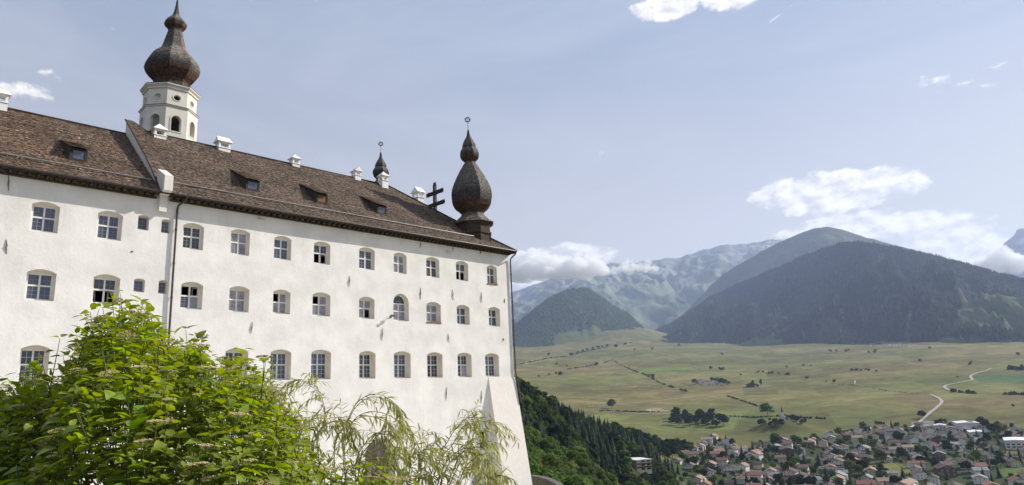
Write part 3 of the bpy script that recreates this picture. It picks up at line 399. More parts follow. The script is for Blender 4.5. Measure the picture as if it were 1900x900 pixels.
def far_forest(name, G, n, label, h=(15, 27), tone=1.):
    X, Y, Z, T, ok = G; i = nr.randint(0, X.shape[0] - 1, n); j = nr.randint(0, 71, n); k = ok[i, j] & (j < X.shape[1] - 1); i = i[k]; j = j[k]
    a = nr.rand(len(i)); b = nr.rand(len(i)); a[j == 69] *= .4
    def itp(Q): return (Q[i, j] * (1 - a) + Q[i + 1, j] * a) * (1 - b) + (Q[i, j + 1] * (1 - a) + Q[i + 1, j + 1] * a) * b
    P = np.stack([itp(X), itp(Y), itp(Z) - 2], -1); H = nr.uniform(*h, len(P)); R0 = H * nr.uniform(.17, .27, len(P)); ph = nr.rand(len(P)) * 6.28
    V = np.zeros((len(P), 6, 3)); V[:, 0] = P; V[:, 0, 2] += H
    for q in range(5): V[:, q + 1] = P; V[:, q + 1, 0] += R0 * np.cos(ph + q * 1.2566); V[:, q + 1, 1] += R0 * np.sin(ph + q * 1.2566)
    f = np.array([(0, q + 1, (q + 1) % 5 + 1) for q in range(5)]); F = (np.arange(len(P))[:, None, None] * 6 + f).reshape(-1, 3)
    c = (np.array([.024, .038, .022]) * tone * nr.uniform(.5, 1.75, len(P))[:, None]); c[:, 0] *= nr.uniform(.8, 1.35, len(P))
    return tag(obj(name, mesh(name, V.reshape(-1, 3), F, 'far_conifer', colr=np.repeat(c, 6, 0))), label, 'forest', kind='stuff')
far_forest('mountain_forest', gD, 62000, 'dense dark conifer forest covering the front mountain', tone=1.15)
far_forest('hill_forest', gH, 15000, 'dark conifer forest on the small rounded hill', tone=2.0)  # lighter tone paints the sunlight on this hill into its trees

def strip(name, pts, wd, m, lift=.5, parent=None):
    pts = np.array(pts, float); d = np.gradient(pts, axis=0); L = np.hypot(d[:, 0], d[:, 1])[:, None]; nrm = np.stack([-d[:, 1], d[:, 0]], -1) / np.maximum(L, 1e-6)
    V = []
    for q in (-1, 1):
        e = pts + nrm * wd / 2 * q; V.append(np.column_stack([e, ground(e[:, 0], e[:, 1]) + lift]))
    n = len(pts); V = np.concatenate(V); F = [(i, i + 1, n + i + 1, n + i) for i in range(n - 1)]
    return tag(obj(name, mesh(name, V, F, m)), kind='structure')
def resample(P, step):
    P = np.array(P, float); s = np.concatenate([[0], np.cumsum(np.hypot(*np.diff(P, axis=0).T))]); q = np.arange(0, s[-1], step); o = np.stack([np.interp(q, s, P[:, 0]), np.interp(q, s, P[:, 1])], -1)
    k = np.ones(5) / 5
    return np.stack([np.convolve(np.pad(o[:, i], 2, mode='edge'), k, 'valid') for i in (0, 1)], -1)
mat('gravel', (.36, .33, .29), .95, .12, .2); mat('asphalt_pale', (.24, .235, .225), .9, .12, .2)
strip('road', resample(ROAD_WHITE, 14), 5.4, 'gravel', .9); strip('road', resample(ROAD_UPPER, 20), 5.6, 'gravel', 1.2)
strip('path', resample(PATH_PALE, 20), 3.6, 'gravel', .9); strip('road', resample(LANE_FIELD, 14), 5, 'gravel', .8)
strip('road', resample(LANE_EAST, 14), 6, 'asphalt_pale', .8); strip('path', resample(LANE_SHORT, 12), 3.6, 'gravel', 1.2)

# ------------------------------------------------------------------ the abbey
ABBEY = empty('abbey_building', (28, 7.5, -8), 'long white plastered abbey with three rows of arched windows and brown shingle roof', 'abbey')
def part(o):   # keep world placement while parenting to the abbey
    o.parent = ABBEY; o.matrix_parent_inverse = Matrix.Translation((-28, -7.5, 8)); return o
def wob(x, z): return -(.022 * fbm(np.array(x) / 3.1, np.array(z) / 3.1, 3, 51) + .010 * fbm(np.array(x) / .7, np.array(z) / .7, 2, 55))
R1 = [(7.32, 8.61), (10.47, 11.76), (15.16, 16.42), (18.14, 19.41), (21.13, 22.37), (24.11, 25.4), (27.84, 29.21), (30.97, 32.21), (34.18, 35.54), (37.37, 38.73), (40.97, 42.17)]
R2 = [(7.44, 8.77), (10.55, 11.9), (15.26, 16.56), (18.23, 19.53), (21.17, 22.41), (24.07, 25.47), (27.85, 29.2), (30.91, 32.38), (34.12, 35.6), (37.33, 38.74), (40.98, 42.34)]
R3 = [(7.55, 8.83), (10.44, 11.75), (15.19, 16.55), (18.16, 19.62), (21.13, 22.58), (24.07, 25.58), (27.88, 29.28), (30.93, 32.49), (34.1, 35.65), (37.25, 38.79), (40.36, 41.98)]
OPEN = {(1, 5): 'bl br', (1, 9): 'bl br', (2, 1): 'bl br', (2, 2): 'tl tr', (2, 4): 'tl', (2, 5): 'tl', (2, 6): 'br'}
GL = {(1, 3): 'glass_curtain', (2, 3): 'glass_curtain', (3, 0): 'glass_dark', (3, 8): 'glass_dark', (2, 4): 'glass_curtain', (2, 5): 'glass_curtain', (2, 6): 'glass_curtain', (1, 7): 'glass_curtain', (2, 7): 'glass_curtain', (2, 8): 'glass_curtain'}
wins = []
for row, L, zs, zh, dep in ((1, R1, 9.87, 11.56, .36), (2, R2, 6.15, 7.82, .46), (3, R3, 1.81, 3.82, .56)):
    for i, (a, b) in enumerate(L):
        h = zh + rnd.uniform(-.03, .03); rise = .2
        if (row, i) == (2, 7): h, rise = 8.27, (b - a) / 2 - .01
        wins.append((row, i, a, b, zs + rnd.uniform(-.02, .02), h, rise, dep + rnd.uniform(-.03, .03)))
for k, (a, b, z0, z1) in enumerate(((12.58, 13.19, 10.69, 11.6), (13.89, 14.42, 10.67, 11.54), (12.62, 13.22, 6.96, 7.77), (13.97, 14.47, 6.96, 7.79))): wins.append((9, k, a, b, z0, z1, .09, .26))
wins.append((8, 0, 39.42, 40.43, -4.1, -2.48, .12, .5)); wins.append((7, 0, 28.38, 30.9, -8.5, -2.43, 1.22, .75))
for k in range(4): # further bays to the left of the frame
    for row, zs, zh, dep in ((1, 9.87, 11.56, .36), (2, 6.15, 7.82, .46), (3, 1.81, 3.82, .56)): wins.append((row, 20 + k, 4.2 - 3.3 * k, 5.5 - 3.3 * k, zs, zh, .2, dep))
outer = [(-12, -16), (43.75, -16), (43.75, 13.12), (-12, 13.12)]
holes = [arch(q[2], q[3], q[4], q[5], q[6], 14 if q[6] > .5 else 8) for q in wins]
ex = [(x + rnd.uniform(-.15, .15), z + rnd.uniform(-.15, .15)) for x in np.arange(-11.5, 43.6, .6) for z in np.arange(-15.5, 13, .6)]
ex = [q for q in ex if -11.9 < q[0] < 43.65 and not any(h[0][0] - .06 < q[0] < h[1][0] + .06 and h[0][1] - .06 < q[1] < max(z for _, z in h) + .06 for h in holes)]
v2, f2, loops = panel(outer, holes, ex)
xa = np.array(v2); yd = wob(xa[:, 0], xa[:, 1])
wb = MB(); wb.add([(x, y, z) for (x, z), y in zip(v2, yd)], f2, 0)
for q, lp in zip(wins, loops[1:]):
    n = len(lp); row, i, a, b, z0, zh, rise, dep = q; sp = .07 if row < 7 else .03
    inn = arch(a + sp, b - sp, z0 + .05, zh - .06, max(rise - .03, .04), n - 3 if rise > 0 else 8)
    o = [(v2[k][0], float(yd[k]), v2[k][1]) for k in lp] + [(x, dep, z) for x, z in inn]
    wb.add(o, [(k, (k + 1) % n, n + (k + 1) % n, n + k) for k in range(n)], 1)
# other walls of the block (closed, so rooms behind open casements stay dark)
wb.add([(43.75, 0, -16), (43.75, 15.2, -16), (43.75, 15.2, 13.1), (43.75, 0, 13.1), (-12, 0, -16), (-12, 15.2, -16), (-12, 15.2, 13.1), (-12, 0, 13.1)], [(0, 1, 2, 3), (5, 4, 7, 6), (1, 5, 6, 2)], 0)
for x in (14.5, 30): wb.box((x, .9, -15), (x + .3, 15, 13))
for z in (0.6, 5.0, 9.0, 12.7): wb.box((-11.8, .85, z), (43.6, 15, z + .2))
WALL = part(wb.build('wall', ['plaster', 'reveal'], smooth=False))

def quadbox(mb, x0, x1, z0, z1, y0, y1, m=0): mb.box((x0, y0, z0), (x1, y1, z1), m)
for row, i, a, b, z0, zh, rise, dep in wins:
    sp = .07 if row < 7 else .03
    if row == 7:   # arched doorway with plank door
        d = arch(a - .02, b + .02, z0, zh - .04, rise - .02, 12); n = len(d); mb = MB(); mb.add([(x, dep - .01, z) for x, z in d] + [(x, dep + .08, z) for x, z in d], [tuple(range(n)), tuple(range(2 * n - 1, n - 1, -1))] + [(k, k + n, (k + 1) % n + n, (k + 1) % n) for k in range(n)])
        dd = part(mb.build('door', 'door_wood')); dd['label'] = 'dark arched plank door behind the willow shrub'
        for k in range(7): MB().box((a + .1 + k * .34, dep - .045, z0), (a + .42 + k * .34, dep - .012, zh - .35 - .06 * (k - 3) ** 2)).build('plank', 'door_wood', dd).matrix_parent_inverse = dd.matrix_world.inverted() if False else Matrix.Identity(4)
        continue
    x0, x1, s0, h = a + sp, b - sp, z0 + .05, zh - .06; rs = max(rise - .03, .04); W_ = x1 - x0; zt = h - rs
    cx = (x0 + x1) / 2; st = .075 if row < 7 else .04; lights = {}
    small = row in (8, 9)
    if small: lights['s'] = (x0 + st, x1 - st, s0 + st, zt - .02)
    else:
        top = zt - .03 if rise < .5 else zt - .05
        tz = s0 + (top - s0) * .575
        lights = {'bl': (x0 + st, cx - .045, s0 + st, tz - .045), 'br': (cx + .045, x1 - st, s0 + st, tz - .045), 'tl': (x0 + st, cx - .045, tz + .045, top), 'tr': (cx + .045, x1 - st, tz + .045, top)}
    hl = [[(p0, q0), (p1, q0), (p1, q1), (p0, q1)] for p0, p1, q0, q1 in lights.values()]
    fan = None
    if rise > .5: fan = arch(x0 + st, x1 - st, zt + .04, h - st, (W_ / 2 - st) - .01, 12)[2:]; hl.append(fan)
    ol = arch(x0 - .03, x1 + .03, s0 - .03, h + .03, rs, 12)
    pv, pf, pl = panel(ol, hl); mb = MB(); n = len(pv); yf, yb = dep - .06, dep + .03
    mb.add([(x, yf, z) for x, z in pv] + [(x, yb, z) for x, z in pv], pf + [tuple(k + n for k in f[::-1]) for f in pf])
    for lp in pl: mb.add([(pv[k][0], yf, pv[k][1]) for k in lp] + [(pv[k][0], yb, pv[k][1]) for k in lp], [(k, (k + 1) % len(lp), len(lp) + (k + 1) % len(lp), len(lp) + k) for k in range(len(lp))])
    wn = part(mb.build('window', 'frame_grey' if small else 'frame_paint')); op = OPEN.get((row, i), '').split(); gm = GL.get((row, i), 'glass_blue' if (row + i) % 3 else 'glass_dark')
    if row == 8: op = ['s']
    gb = MB()
    for k, (p0, p1, q0, q1) in lights.items():
        if k in op:
            if k == 's': continue
            lft = k[1] == 'l'; hx = p0 if lft else p1; w_ = p1 - p0; an = math.radians(62); sg = 1 if lft else -1   # casement swung into the room
            def hp(t, y=0.): return (hx + sg * (t * math.cos(an)) - y * math.sin(an) * sg, dep + t * math.sin(an) + y * math.cos(an))
            sm = MB()
            for t0, t1, u0, u1 in ((0, .05, q0, q1), (w_ - .05, w_, q0, q1), (.05, w_ - .05, q0, q0 + .05), (.05, w_ - .05, q1 - .05, q1)):
                c = [hp(t0), hp(t1), hp(t1, .04), hp(t0, .04)]; sm.add([(x, y, u0) for x, y in c] + [(x, y, u1) for x, y in c], [(0, 3, 2, 1), (4, 5, 6, 7), (0, 1, 5, 4), (1, 2, 6, 5), (2, 3, 7, 6), (3, 0, 4, 7)])
            sm.build('open_sash', 'frame_paint', wn); continue
        tl = [rnd.uniform(-.012, .012) for _ in range(2)]; pm = MB()
        pm.add([(p0 - .01, dep + tl[0], q0 - .01), (p1 + .01, dep - tl[0], q0 - .01), (p1 + .01, dep - tl[0] + tl[1], q1 + .01), (p0 - .01, dep + tl[0] + tl[1], q1 + .01)], [(0, 1, 2, 3)])
        pm.build('pane', gm if not (k == 'br' and rnd.random() < .25) else 'glass_curtain', wn)
        nc = 2; nrw = 2 if k[0] == 't' else 3
        for c in range(1, nc): quadbox(gb, p0 + (p1 - p0) * c / nc - .008, p0 + (p1 - p0) * c / nc + .008, q0, q1, dep - .04, dep - .02)
        for r in range(1, nrw): quadbox(gb, p0, p1, q0 + (q1 - q0) * r / nrw - .008, q0 + (q1 - q0) * r / nrw + .008, dep - .0395, dep - .0205)
    if fan:
        MB().add([(x, dep, z) for x, z in fan], [tuple(range(len(fan)))]).build('pane', 'glass_dark', wn)
        fc = (cx, zt + .04); rr = W_ / 2 - st
        for an in (36, 72, 108, 144): gb.tube([(fc[0] + .28 * rr * math.cos(math.radians(an)), dep - .03, fc[1] + .28 * rr * math.sin(math.radians(an))), (fc[0] + rr * math.cos(math.radians(an)), dep - .03, fc[1] + rr * math.sin(math.radians(an)))], .018, 4)
        gb.tube([(fc[0] + .3 * rr * math.cos(t), dep - .03, fc[1] + .3 * rr * math.sin(t)) for t in np.linspace(0, math.pi, 9)], .018, 4)
    if gb.V: gb.build('glazing_bars', 'lead' if row != 3 else 'frame_paint', wn)
    if (row, i) in ((2, 8), (1, 10)): MB().box((a - .02, -.05, z0 - .07), (b + .02, dep - .07, z0 + .035)).build('sill', 'brown_sill', wn)

# buttress at the right-hand corner
mb = MB(); tz, bz, bo = 1.76, -16., 1.44 / 8.63
def by(z): return -(tz - z) * bo
B = [(40.65, .05, tz), (43.84, .05, tz), (43.88, by(bz), bz), (40.6, by(bz), bz), (40.65, .05, bz), (43.88, .05, bz), (40.65, -.03, tz - .01), (43.84, -.03, tz - .01)]
nz = 14; V = []
for k in range(nz + 1):
    z = tz - (tz - bz) * k / nz; y = by(z) - .02; V += [(40.65 + rnd.uniform(-.012, .012), .06, z), (40.65 + rnd.uniform(-.015, .015), y, z), (42.2, y + rnd.uniform(-.015, .015), z), (43.86 + rnd.uniform(-.01, .01), y, z), (43.86, .06, z)]
Fb = [(k * 5 + j, k * 5 + j + 1, k * 5 + j + 6, k * 5 + j + 5) for k in range(nz) for j in range(4)] + [(4, 3, 2, 1, 0)]
bt = part(mb.add(V, Fb).build('buttress', 'plaster_trim')); bt['label'] = 'battered plaster buttress leaning against the right corner of the abbey'

# ------------------------------------------------------------------ roof
PR = [(-.75, 13.02), (.5, 13.93), (2.0, 15.15), (7.6, 19.82)]; PL = [(-.75, 13.02), (.5, 13.85), (2.0, 14.97), (7.6, 19.30)]
XE = 44.1; XP = 13.75
def prof_pts(Pf, step):
    p = np.array(Pf); s = np.concatenate([[0], np.cumsum(np.hypot(*np.diff(p, axis=0).T))]); q = np.arange(0, s[-1] + .01, step)
    return np.interp(q, s, p[:, 0]), np.interp(q, s, p[:, 1]), s[-1]
rb = MB(); sg = .11
for Pf, xa_, xb_ in ((PR, XP, None), (PL, -12.6, XP)):
    n = len(Pf)
    for (y0, z0), (y1, z1) in zip(Pf[:-1], Pf[1:]):
        e0 = XE - (y0 + .75) if xb_ is None else xb_; e1 = XE - (y1 + .75) if xb_ is None else xb_
        rb.add([(xa_, y0, z0 - sg), (e0, y0, z0 - sg), (e1, y1, z1 - sg), (xa_, y1, z1 - sg)], [(0, 1, 2, 3)])
        rb.add([(xa_, 15.2 - y0, z0 - sg), (e0, 15.2 - y0, z0 - sg), (e1, 15.2 - y1, z1 - sg), (xa_, 15.2 - y1, z1 - sg)], [(3, 2, 1, 0)])
        if xb_ is None: rb.add([(e0, y0, z0 - sg), (e0, 15.2 - y0, z0 - sg), (e1, 15.2 - y1, z1 - sg), (e1, y1, z1 - sg)], [(0, 1, 2, 3)])
    rb.add([(xa_, -.72, 12.96), (XE - .03 if xb_ is None else xb_, -.72, 12.96), (XE - .03 if xb_ is None else xb_, 15.9, 12.96), (xa_, 15.9, 12.96)], [(0, 1, 2, 3)], 1)
rb.add([(-12.5, -.7, 12.97), (-12.5, 15.9, 12.97), (-12.5, 7.6, 19.2)], [(0, 1, 2)], 0)
ROOF = part(rb.build('roof', ['underlay', 'dark_wood']))
def shingle(mb, a, b, c, d, n, lift, col):
    """a,b lower edge, c,d upper edge (c above b); n outward normal"""
    o = [a + n * lift, b + n * lift, c + n * .006, d + n * .006, a + n * .004, b + n * .004]
    mb.add(o, [(0, 1, 2, 3), (4, 5, 1, 0), (4, 0, 3), (5, 2, 1)], 0, col)
def brown(red=0., w=1.):
    g = rnd.choice((.5, .68, .88, 1.05, 1.24, 1.48)) * rnd.uniform(.85, 1.15) * w; t = rnd.random()
    c = (.136 + .014 * t, .106, .080 - .004 * t); r = red * rnd.random()
    return ((c[0] + .035 * r) * g, (c[1] - .004 * r) * g, (c[2] - .020 * r) * g)
def roof_shingles(Pf, xa_, xb_, red):
    mb = MB(); ys, zs, L = prof_pts(Pf, .19); ex_ = .19
    p = np.array(Pf); s = np.concatenate([[0], np.cumsum(np.hypot(*np.diff(p, axis=0).T))])
    def at(q): return float(np.interp(q, s, p[:, 0])), float(np.interp(q, s, p[:, 1]))
    q = 0.
    while q < L - .02:
        y0, z0 = at(q); y1, z1 = at(min(q + ex_ * 1.55, L)); d = Vector((0, y1 - y0, z1 - z0)).normalized(); n = Vector((0, -d.z, d.y))
        x = xa_ + rnd.uniform(-.1, 0); xe = (XE - (y0 + .75)) if xb_ is None else xb_; jz = rnd.uniform(-.008, .008)
        while x < xe - .04:
            wd = rnd.uniform(.085, .15); x2 = min(x + wd, xe); j = rnd.uniform(-.028, .012); sgx = (.035 * math.sin(x * .43 + 1) + .02 * math.sin(x * 1.13 + q * .4)) * min(1, q); yy0 = y0 + d.y * j; zz0 = z0 + d.z * j + jz + sgx
            c = brown(red * (1.2 if x < 9 else .7), 1 - .12 * math.sin(x * .9 + q))
            if xb_ is not None and rnd.random() < .02: c = tuple(v * 2.2 for v in c)
            shingle(mb, Vector((x, yy0, zz0)), Vector((x2 - .008, yy0, zz0)), Vector((x2 - .008, y1, z1 + sgx)), Vector((x, y1, z1 + sgx)), n, rnd.uniform(.02, .05), c); x = x2
        q += ex_
    return mb
def stuffpart(mb, name, m, parent, col=False):
    o = mb.build(name, m, parent, col=col); o['kind'] = 'stuff'; return o
stuffpart(roof_shingles(PR, XP + .35, None, .35), 'shingles', 'shingle', ROOF, True)
sh = stuffpart(roof_shingles(PL, -4., XP - .2, .9), 'shingles', 'shingle', ROOF, True)
# shingles of the hipped end
mb = MB(); p_ = np.array(PR); s_ = np.concatenate([[0], np.cumsum(np.hypot(*np.diff(p_, axis=0).T))]); q = 0.
while q < s_[-1]:
    t0, z0 = np.interp(q, s_, p_[:, 0]), np.interp(q, s_, p_[:, 1]); t1, z1 = np.interp(q + .29, s_, p_[:, 0]), np.interp(q + .29, s_, p_[:, 1]); y = t0; d = Vector((-(t1 - t0), 0, z1 - z0)).normalized(); n = Vector((d.z, 0, -d.x))
    while y < 15.2 - t0:
        y2 = y + rnd.uniform(.13, .22); shingle(mb, Vector((XE - .75 - t0, y, z0)), Vector((XE - .75 - t0, y2, z0)), Vector((XE - .75 - t1, y2, z1)), Vector((XE - .75 - t1, y, z1)), n, .03, brown(.3)); y = y2
    q += .2
stuffpart(mb, 'shingles', 'shingle', ROOF, True)
# ridge and hip capping boards
mb = MB()
mb.tube([(13.9, 7.6, 19.86), (35.75, 7.6, 19.86), (38.5, 4.85, 17.58), (41.5, 1.85, 15.08), (44.12, -.77, 13.05)], .07, 5); mb.tube([(-12, 7.6, 19.34), (13.7, 7.6, 19.34)], .08, 5)
mb.build('ridge_cap', 'dark_wood', ROOF)
rt = MB()   # rafter tails and eaves board
x = -12.
while x < 44:
    if not 13.35 < x < 14.25: rt.box((x, -.66, 12.80), (x + .1, -.02, 12.955))
    x += .42
for xa_, xb_ in ((-12.4, 13.5), (14.26, XE)): rt.box((xa_, -.20, 12.70), (xb_ - .05 - (.3 if xb_ == XE else 0), -.03, 12.80)); rt.box((xa_, -.77, 12.90), (xb_, -.72, 13.06))
rt.box((XE - .05, -.719, 12.90), (XE + .01, 15.9, 13.05))
y = 0.
while y < 15.6: rt.box((43.77, y, 12.80), (44.0, y + .1, 12.955)); y += .5
stuffpart(rt, 'rafter_tails', 'dark_wood', ROOF)
def plain(o): o.matrix_parent_inverse = Matrix.Identity(4); return o
for xa_, xb_ in ((-12.4, XP - .35), (XP + .45, XE - .05)):
    n = 26; mb = MB(); mb.tube([(xa_, -.80, 12.99), (xb_, -.80, 12.99)], .065, 7); part(mb.build('gutter', 'pipe_brown'))
for xa_, xb_, Pf in ((-4, 13.3, PL), (14.35, 40.0, PR)):   # snow guard pipes on brackets
    yy = .52; z = float(np.interp(yy, [a for a, _ in Pf], [b for _, b in Pf])); mb = MB(); mb.tube([(xa_, yy, z + .17), (xb_, yy, z + .17)], .05, 7)
    x = xa_ + .3
    while x < xb_: mb.box((x, yy - .03, z - .03), (x + .035, yy + .03, z + .2)); mb.tube([(x - .03, yy, z + .17), (x + .06, yy, z + .17)], .068, 7); x += 1.62
    part(mb.build('snow_guard', 'zinc'))
# fire-gable parapet between the two roofs
mb = MB(); x0, x1 = 13.58, 14.02; prf = [(-.35, 13.2), (.4, 14.05), (1.3, 14.95), (2.6, 16.15), (4.5, 17.75), (7.75, 20.42)]
up = [(y, z + .02) for y, z in prf]; lo = [(y, z - 1.3) for y, z in prf]; n = len(up)
V = [(x, y, z) for x in (x0, x1) for y, z in up + lo[::-1]]; m_ = 2 * n
mb.add(V, [tuple(range(m_)), tuple(range(2 * m_ - 1, m_ - 1, -1))] + [(k, m_ + k, m_ + (k + 1) % m_, (k + 1) % m_) for k in range(m_)])
mb.add([(13.56, -1.02, 13.55), (14.06, -1.02, 13.55), (14.06, .35, 13.9), (13.56, .35, 13.9), (13.56, -1.02, 14.0), (14.06, -1.02, 14.0), (14.06, .35, 14.75), (13.56, .35, 14.75), (13.56, -1.02, 13.08), (14.06, -1.02, 13.08), (14.06, -.02, 12.84), (13.56, -.02, 12.84), (13.56, .35, 12.84), (14.06, .35, 12.84)], [(4, 5, 6, 7), (0, 1, 5, 4), (8, 9, 1, 0), (8, 11, 10, 9), (0, 4, 7, 3), (1, 2, 6, 5), (8, 0, 3, 12, 11), (9, 10, 13, 2, 1)])
pp = part(mb.build('parapet', 'plaster_trim')); pp['label'] = 'white sloping parapet with corbel between the lower and higher roof'
mb = MB()
for (y0, z0), (y1, z1) in zip(prf[:-1], prf[1:]):
    L = math.hypot(y1 - y0, z1 - z0); k = max(1, int(L / .19)); d = Vector((0, y1 - y0, z1 - z0)).normalized()
    for i in range(k):
        f0, f1 = i / k, min(1, (i + 1.45) / k); ya, za, yb_, zb = y0 + (y1 - y0) * f0, z0 + (z1 - z0) * f0, y0 + (y1 - y0) * f1, z0 + (z1 - z0) * f1; x = 13.5
        while x < 15.0:
            x2 = x + rnd.uniform(.11, .19)
            def dz(xx, yy): return .05 if xx < 14.05 else .05 - (xx - 14.05) * (.05 + max(0, (np.interp(yy, [q[0] for q in prf], [q[1] for q in prf]) - np.interp(yy, [q[0] for q in PR], [q[1] for q in PR]))))
            shingle(mb, Vector((x, ya, za + dz(x, ya))), Vector((x2 - .008, ya, za + dz(x2, ya))), Vector((x2 - .008, yb_, zb + dz(x2, yb_))), Vector((x, yb_, zb + dz(x, yb_))), Vector((0, -d.z, d.y)), rnd.uniform(.02, .045), brown(.4)); x = x2
stuffpart(mb, 'shingles', 'shingle', ROOF, True)
MB().tube([(13.5, y, z + .04) for y, z in prf], .05, 5).build('verge_board', 'dark_wood', ROOF)

# dormers
for k, (xa_, xb_, Pf) in enumerate(((9.15, 10.05, PL), (19.75, 20.75, PR), (25.2, 26.15, PR), (30.6, 31.55, PR))):
    yf = 1.72; zb = float(np.interp(yf, [q[0] for q in Pf], [q[1] for q in Pf])) - .03; zt = zb + .84; yb_ = 4.25; zbk = float(np.interp(yb_, [q[0] for q in Pf], [q[1] for q in Pf])) + .03
    mb = MB(); ztf = zt - .03
    mb.add([(xa_, yf, zb), (xa_, yf, ztf), (xa_, yb_, zbk - .06), (xb_, yf, zb), (xb_, yf, ztf), (xb_, yb_, zbk - .06)], [(0, 1, 2), (3, 5, 4)], 0)
    fv, ff, fl = panel([(xa_, zb), (xb_, zb), (xb_, ztf), (xa_, ztf)], [[(xa_ + .14, zb + .16), (xb_ - .12, zb + .16), (xb_ - .12, ztf - .1), (xa_ + .14, ztf - .1)]]); mb.add([(x, yf, z) for x, z in fv], ff, 0)
    dm = part(mb.build('dormer', 'dark_wood'))
    s1 = MB(); ny = 13
    for i in range(ny):
        f0, f1 = i / ny, min(1, (i + 1.5) / ny); x = xa_ - .1
        while x < xb_ + .08:
            x2 = min(x + rnd.uniform(.11, .19), xb_ + .1); ya = yf - .22 + (yb_ - yf + .22) * f0; yc = yf - .22 + (yb_ - yf + .22) * f1; za = zt - .04 + (zbk - zt + .04) * f0; zc = zt - .04 + (zbk - zt + .04) * f1
            shingle(s1, Vector((x, ya, za)), Vector((x2 - .008, ya, za)), Vector((x2 - .008, yc, zc)), Vector((x, yc, zc)), Vector((0, -.4, .9)), .035, brown(.4, .9)); x = x2
    stuffpart(s1, 'shingles', 'shingle', dm, True)
    MB().box((xa_ + .16, yf + .04, zb + .18), (xb_ - .14, yf + .05, ztf - .12)).build('pane', 'glass_blue' if k != 2 else 'brown_sill', dm)

# chimneys
def chimney(x, y, zb, wx, wy, hs, hp, hr, ridge, base):
    wx *= .9; wy *= .9; hr *= .92
    mb = MB(); mb.box((x - wx / 2, y - wy / 2, base), (x + wx / 2, y + wy / 2, zb + hs)); mb.box((x - wx / 2 - .05, y - wy / 2 - .05, zb + hs), (x + wx / 2 + .05, y + wy / 2 + .05, zb + hs + .06)); z0 = zb + hs + .06; z1 = z0 + hp; pw = .15
    for sx_ in (-1, 1):
        for sy in (-1, 1): cx_, cy_ = x + sx_ * (wx / 2 - pw / 2), y + sy * (wy / 2 - pw / 2); mb.box((cx_ - pw / 2, cy_ - pw / 2, z0), (cx_ + pw / 2, cy_ + pw / 2, z1))
    ch = part(mb.build('chimney', 'chimney_white')); ov = .13; a, b, c, d = x - wx / 2 - ov, x + wx / 2 + ov, y - wy / 2 - ov, y + wy / 2 + ov; t = MB()
    if ridge == 'x': V = [(a, c, z1), (b, c, z1), (b, d, z1), (a, d, z1), (a + .1, y, z1 + hr), (b - .1, y, z1 + hr)]; F = [(0, 1, 5, 4), (2, 3, 4, 5), (3, 0, 4), (1, 2, 5), (0, 3, 2, 1)]
    elif ridge == 'y': V = [(a, c, z1), (b, c, z1), (b, d, z1), (a, d, z1), (x, c + .02, z1 + hr), (x, d - .02, z1 + hr)]; F = [(3, 0, 4, 5), (1, 2, 5, 4), (0, 1, 4), (2, 3, 5), (0, 3, 2, 1)]
    else: V = [(a, c, z1), (b, c, z1), (b, d, z1), (a, d, z1), (x, y, z1 + hr)]; F = [(0, 1, 4), (1, 2, 4), (2, 3, 4), (3, 0, 4), (0, 3, 2, 1)]
    t.add(V, F).build('cap', 'chimney_white', ch)
chimney(6.2, 7.5, 19.35, 1.05, .8, .12, .5, .5, 'x', 18.3); chimney(15.6, 7.2, 19.45, .9, .85, .02, .42, .6, 'p', 18.5); chimney(20.35, 7.5, 19.7, 1.0, .8, .02, .46, .55, 'x', 18.8)
chimney(26.4, 7.6, 19.75, .72, .75, .05, .42, .5, 'p', 18.8); chimney(32.4, 7.6, 19.75, .66, .75, .26, .36, .45, 'y', 18.8); chimney(35.1, 7.3, 19.6, .72, .8, .38, .42, .55, 'p', 18.5); chimney(38.45, 6.4, 18.0, .82, .95, .72, .48, .66, 'x', 15.5)

# rain pipes, wall anchors, lamp, bracket, faint mark
mb = MB(); mb.tube([(14.98, -.78, 12.95), (14.98, -.7, 12.75), (14.72, -.2, 12.45), (14.70, -.13, 12.2), (14.70, -.12, -9)], .06, 8)
for z in np.arange(-8, 12, 2.1): mb.tube([(14.70, -.12, z), (14.70, -.12, z + .1)], .078, 8)
part(mb.build('downpipe', 'pipe_brown', smooth=False)); mb = MB()
mb.tube([(43.95, -.78, 12.95), (43.95, -.7, 12.75), (43.84, -.22, 12.42), (43.82, -.14, 12.2), (43.86, -.14, 2.2), (43.95, -.2, 1.6), (44.0, -.5, -.5)], .065, 8)
for z in np.arange(2.5, 12, 2.1): mb.tube([(43.84, -.14, z), (43.84, -.14, z + .1)], .085, 8)
part(mb.build('downpipe', 'pipe_brown'))
for x, z, L in ((6.17, 12.3, .9), (6.42, 8.85, .75), (27.0, 8.84, .8), (33.53, 8.41, .95), (36.92, 8.57, .9), (40.16, 8.57, .95), (29.87, 5.07, .95), (36.34, 4.98, .75), (19.77, 5.16, .75), (35.97, .56, 1.), (39.76, .15, 1.05), (33.6, 12.42, .55), (37.05, 12.5, .5), (40.23, 12.6, .4), (42.98, 8.48, .45), (42.64, 5.02, .25)):
    mb = MB(); t = rnd.uniform(-.05, .05); mb.tube([(x - t, -.022, z - L / 2), (x - .01, -.045, z - .06), (x + .01, -.045, z + .06), (x + t, -.022, z + L / 2)], [.012, .03, .03, .012], 5); mb.tube([(x, .03, z), (x, -.09, z)], .026, 5)
    part(mb.build('wall_anchor', 'iron_worn'))
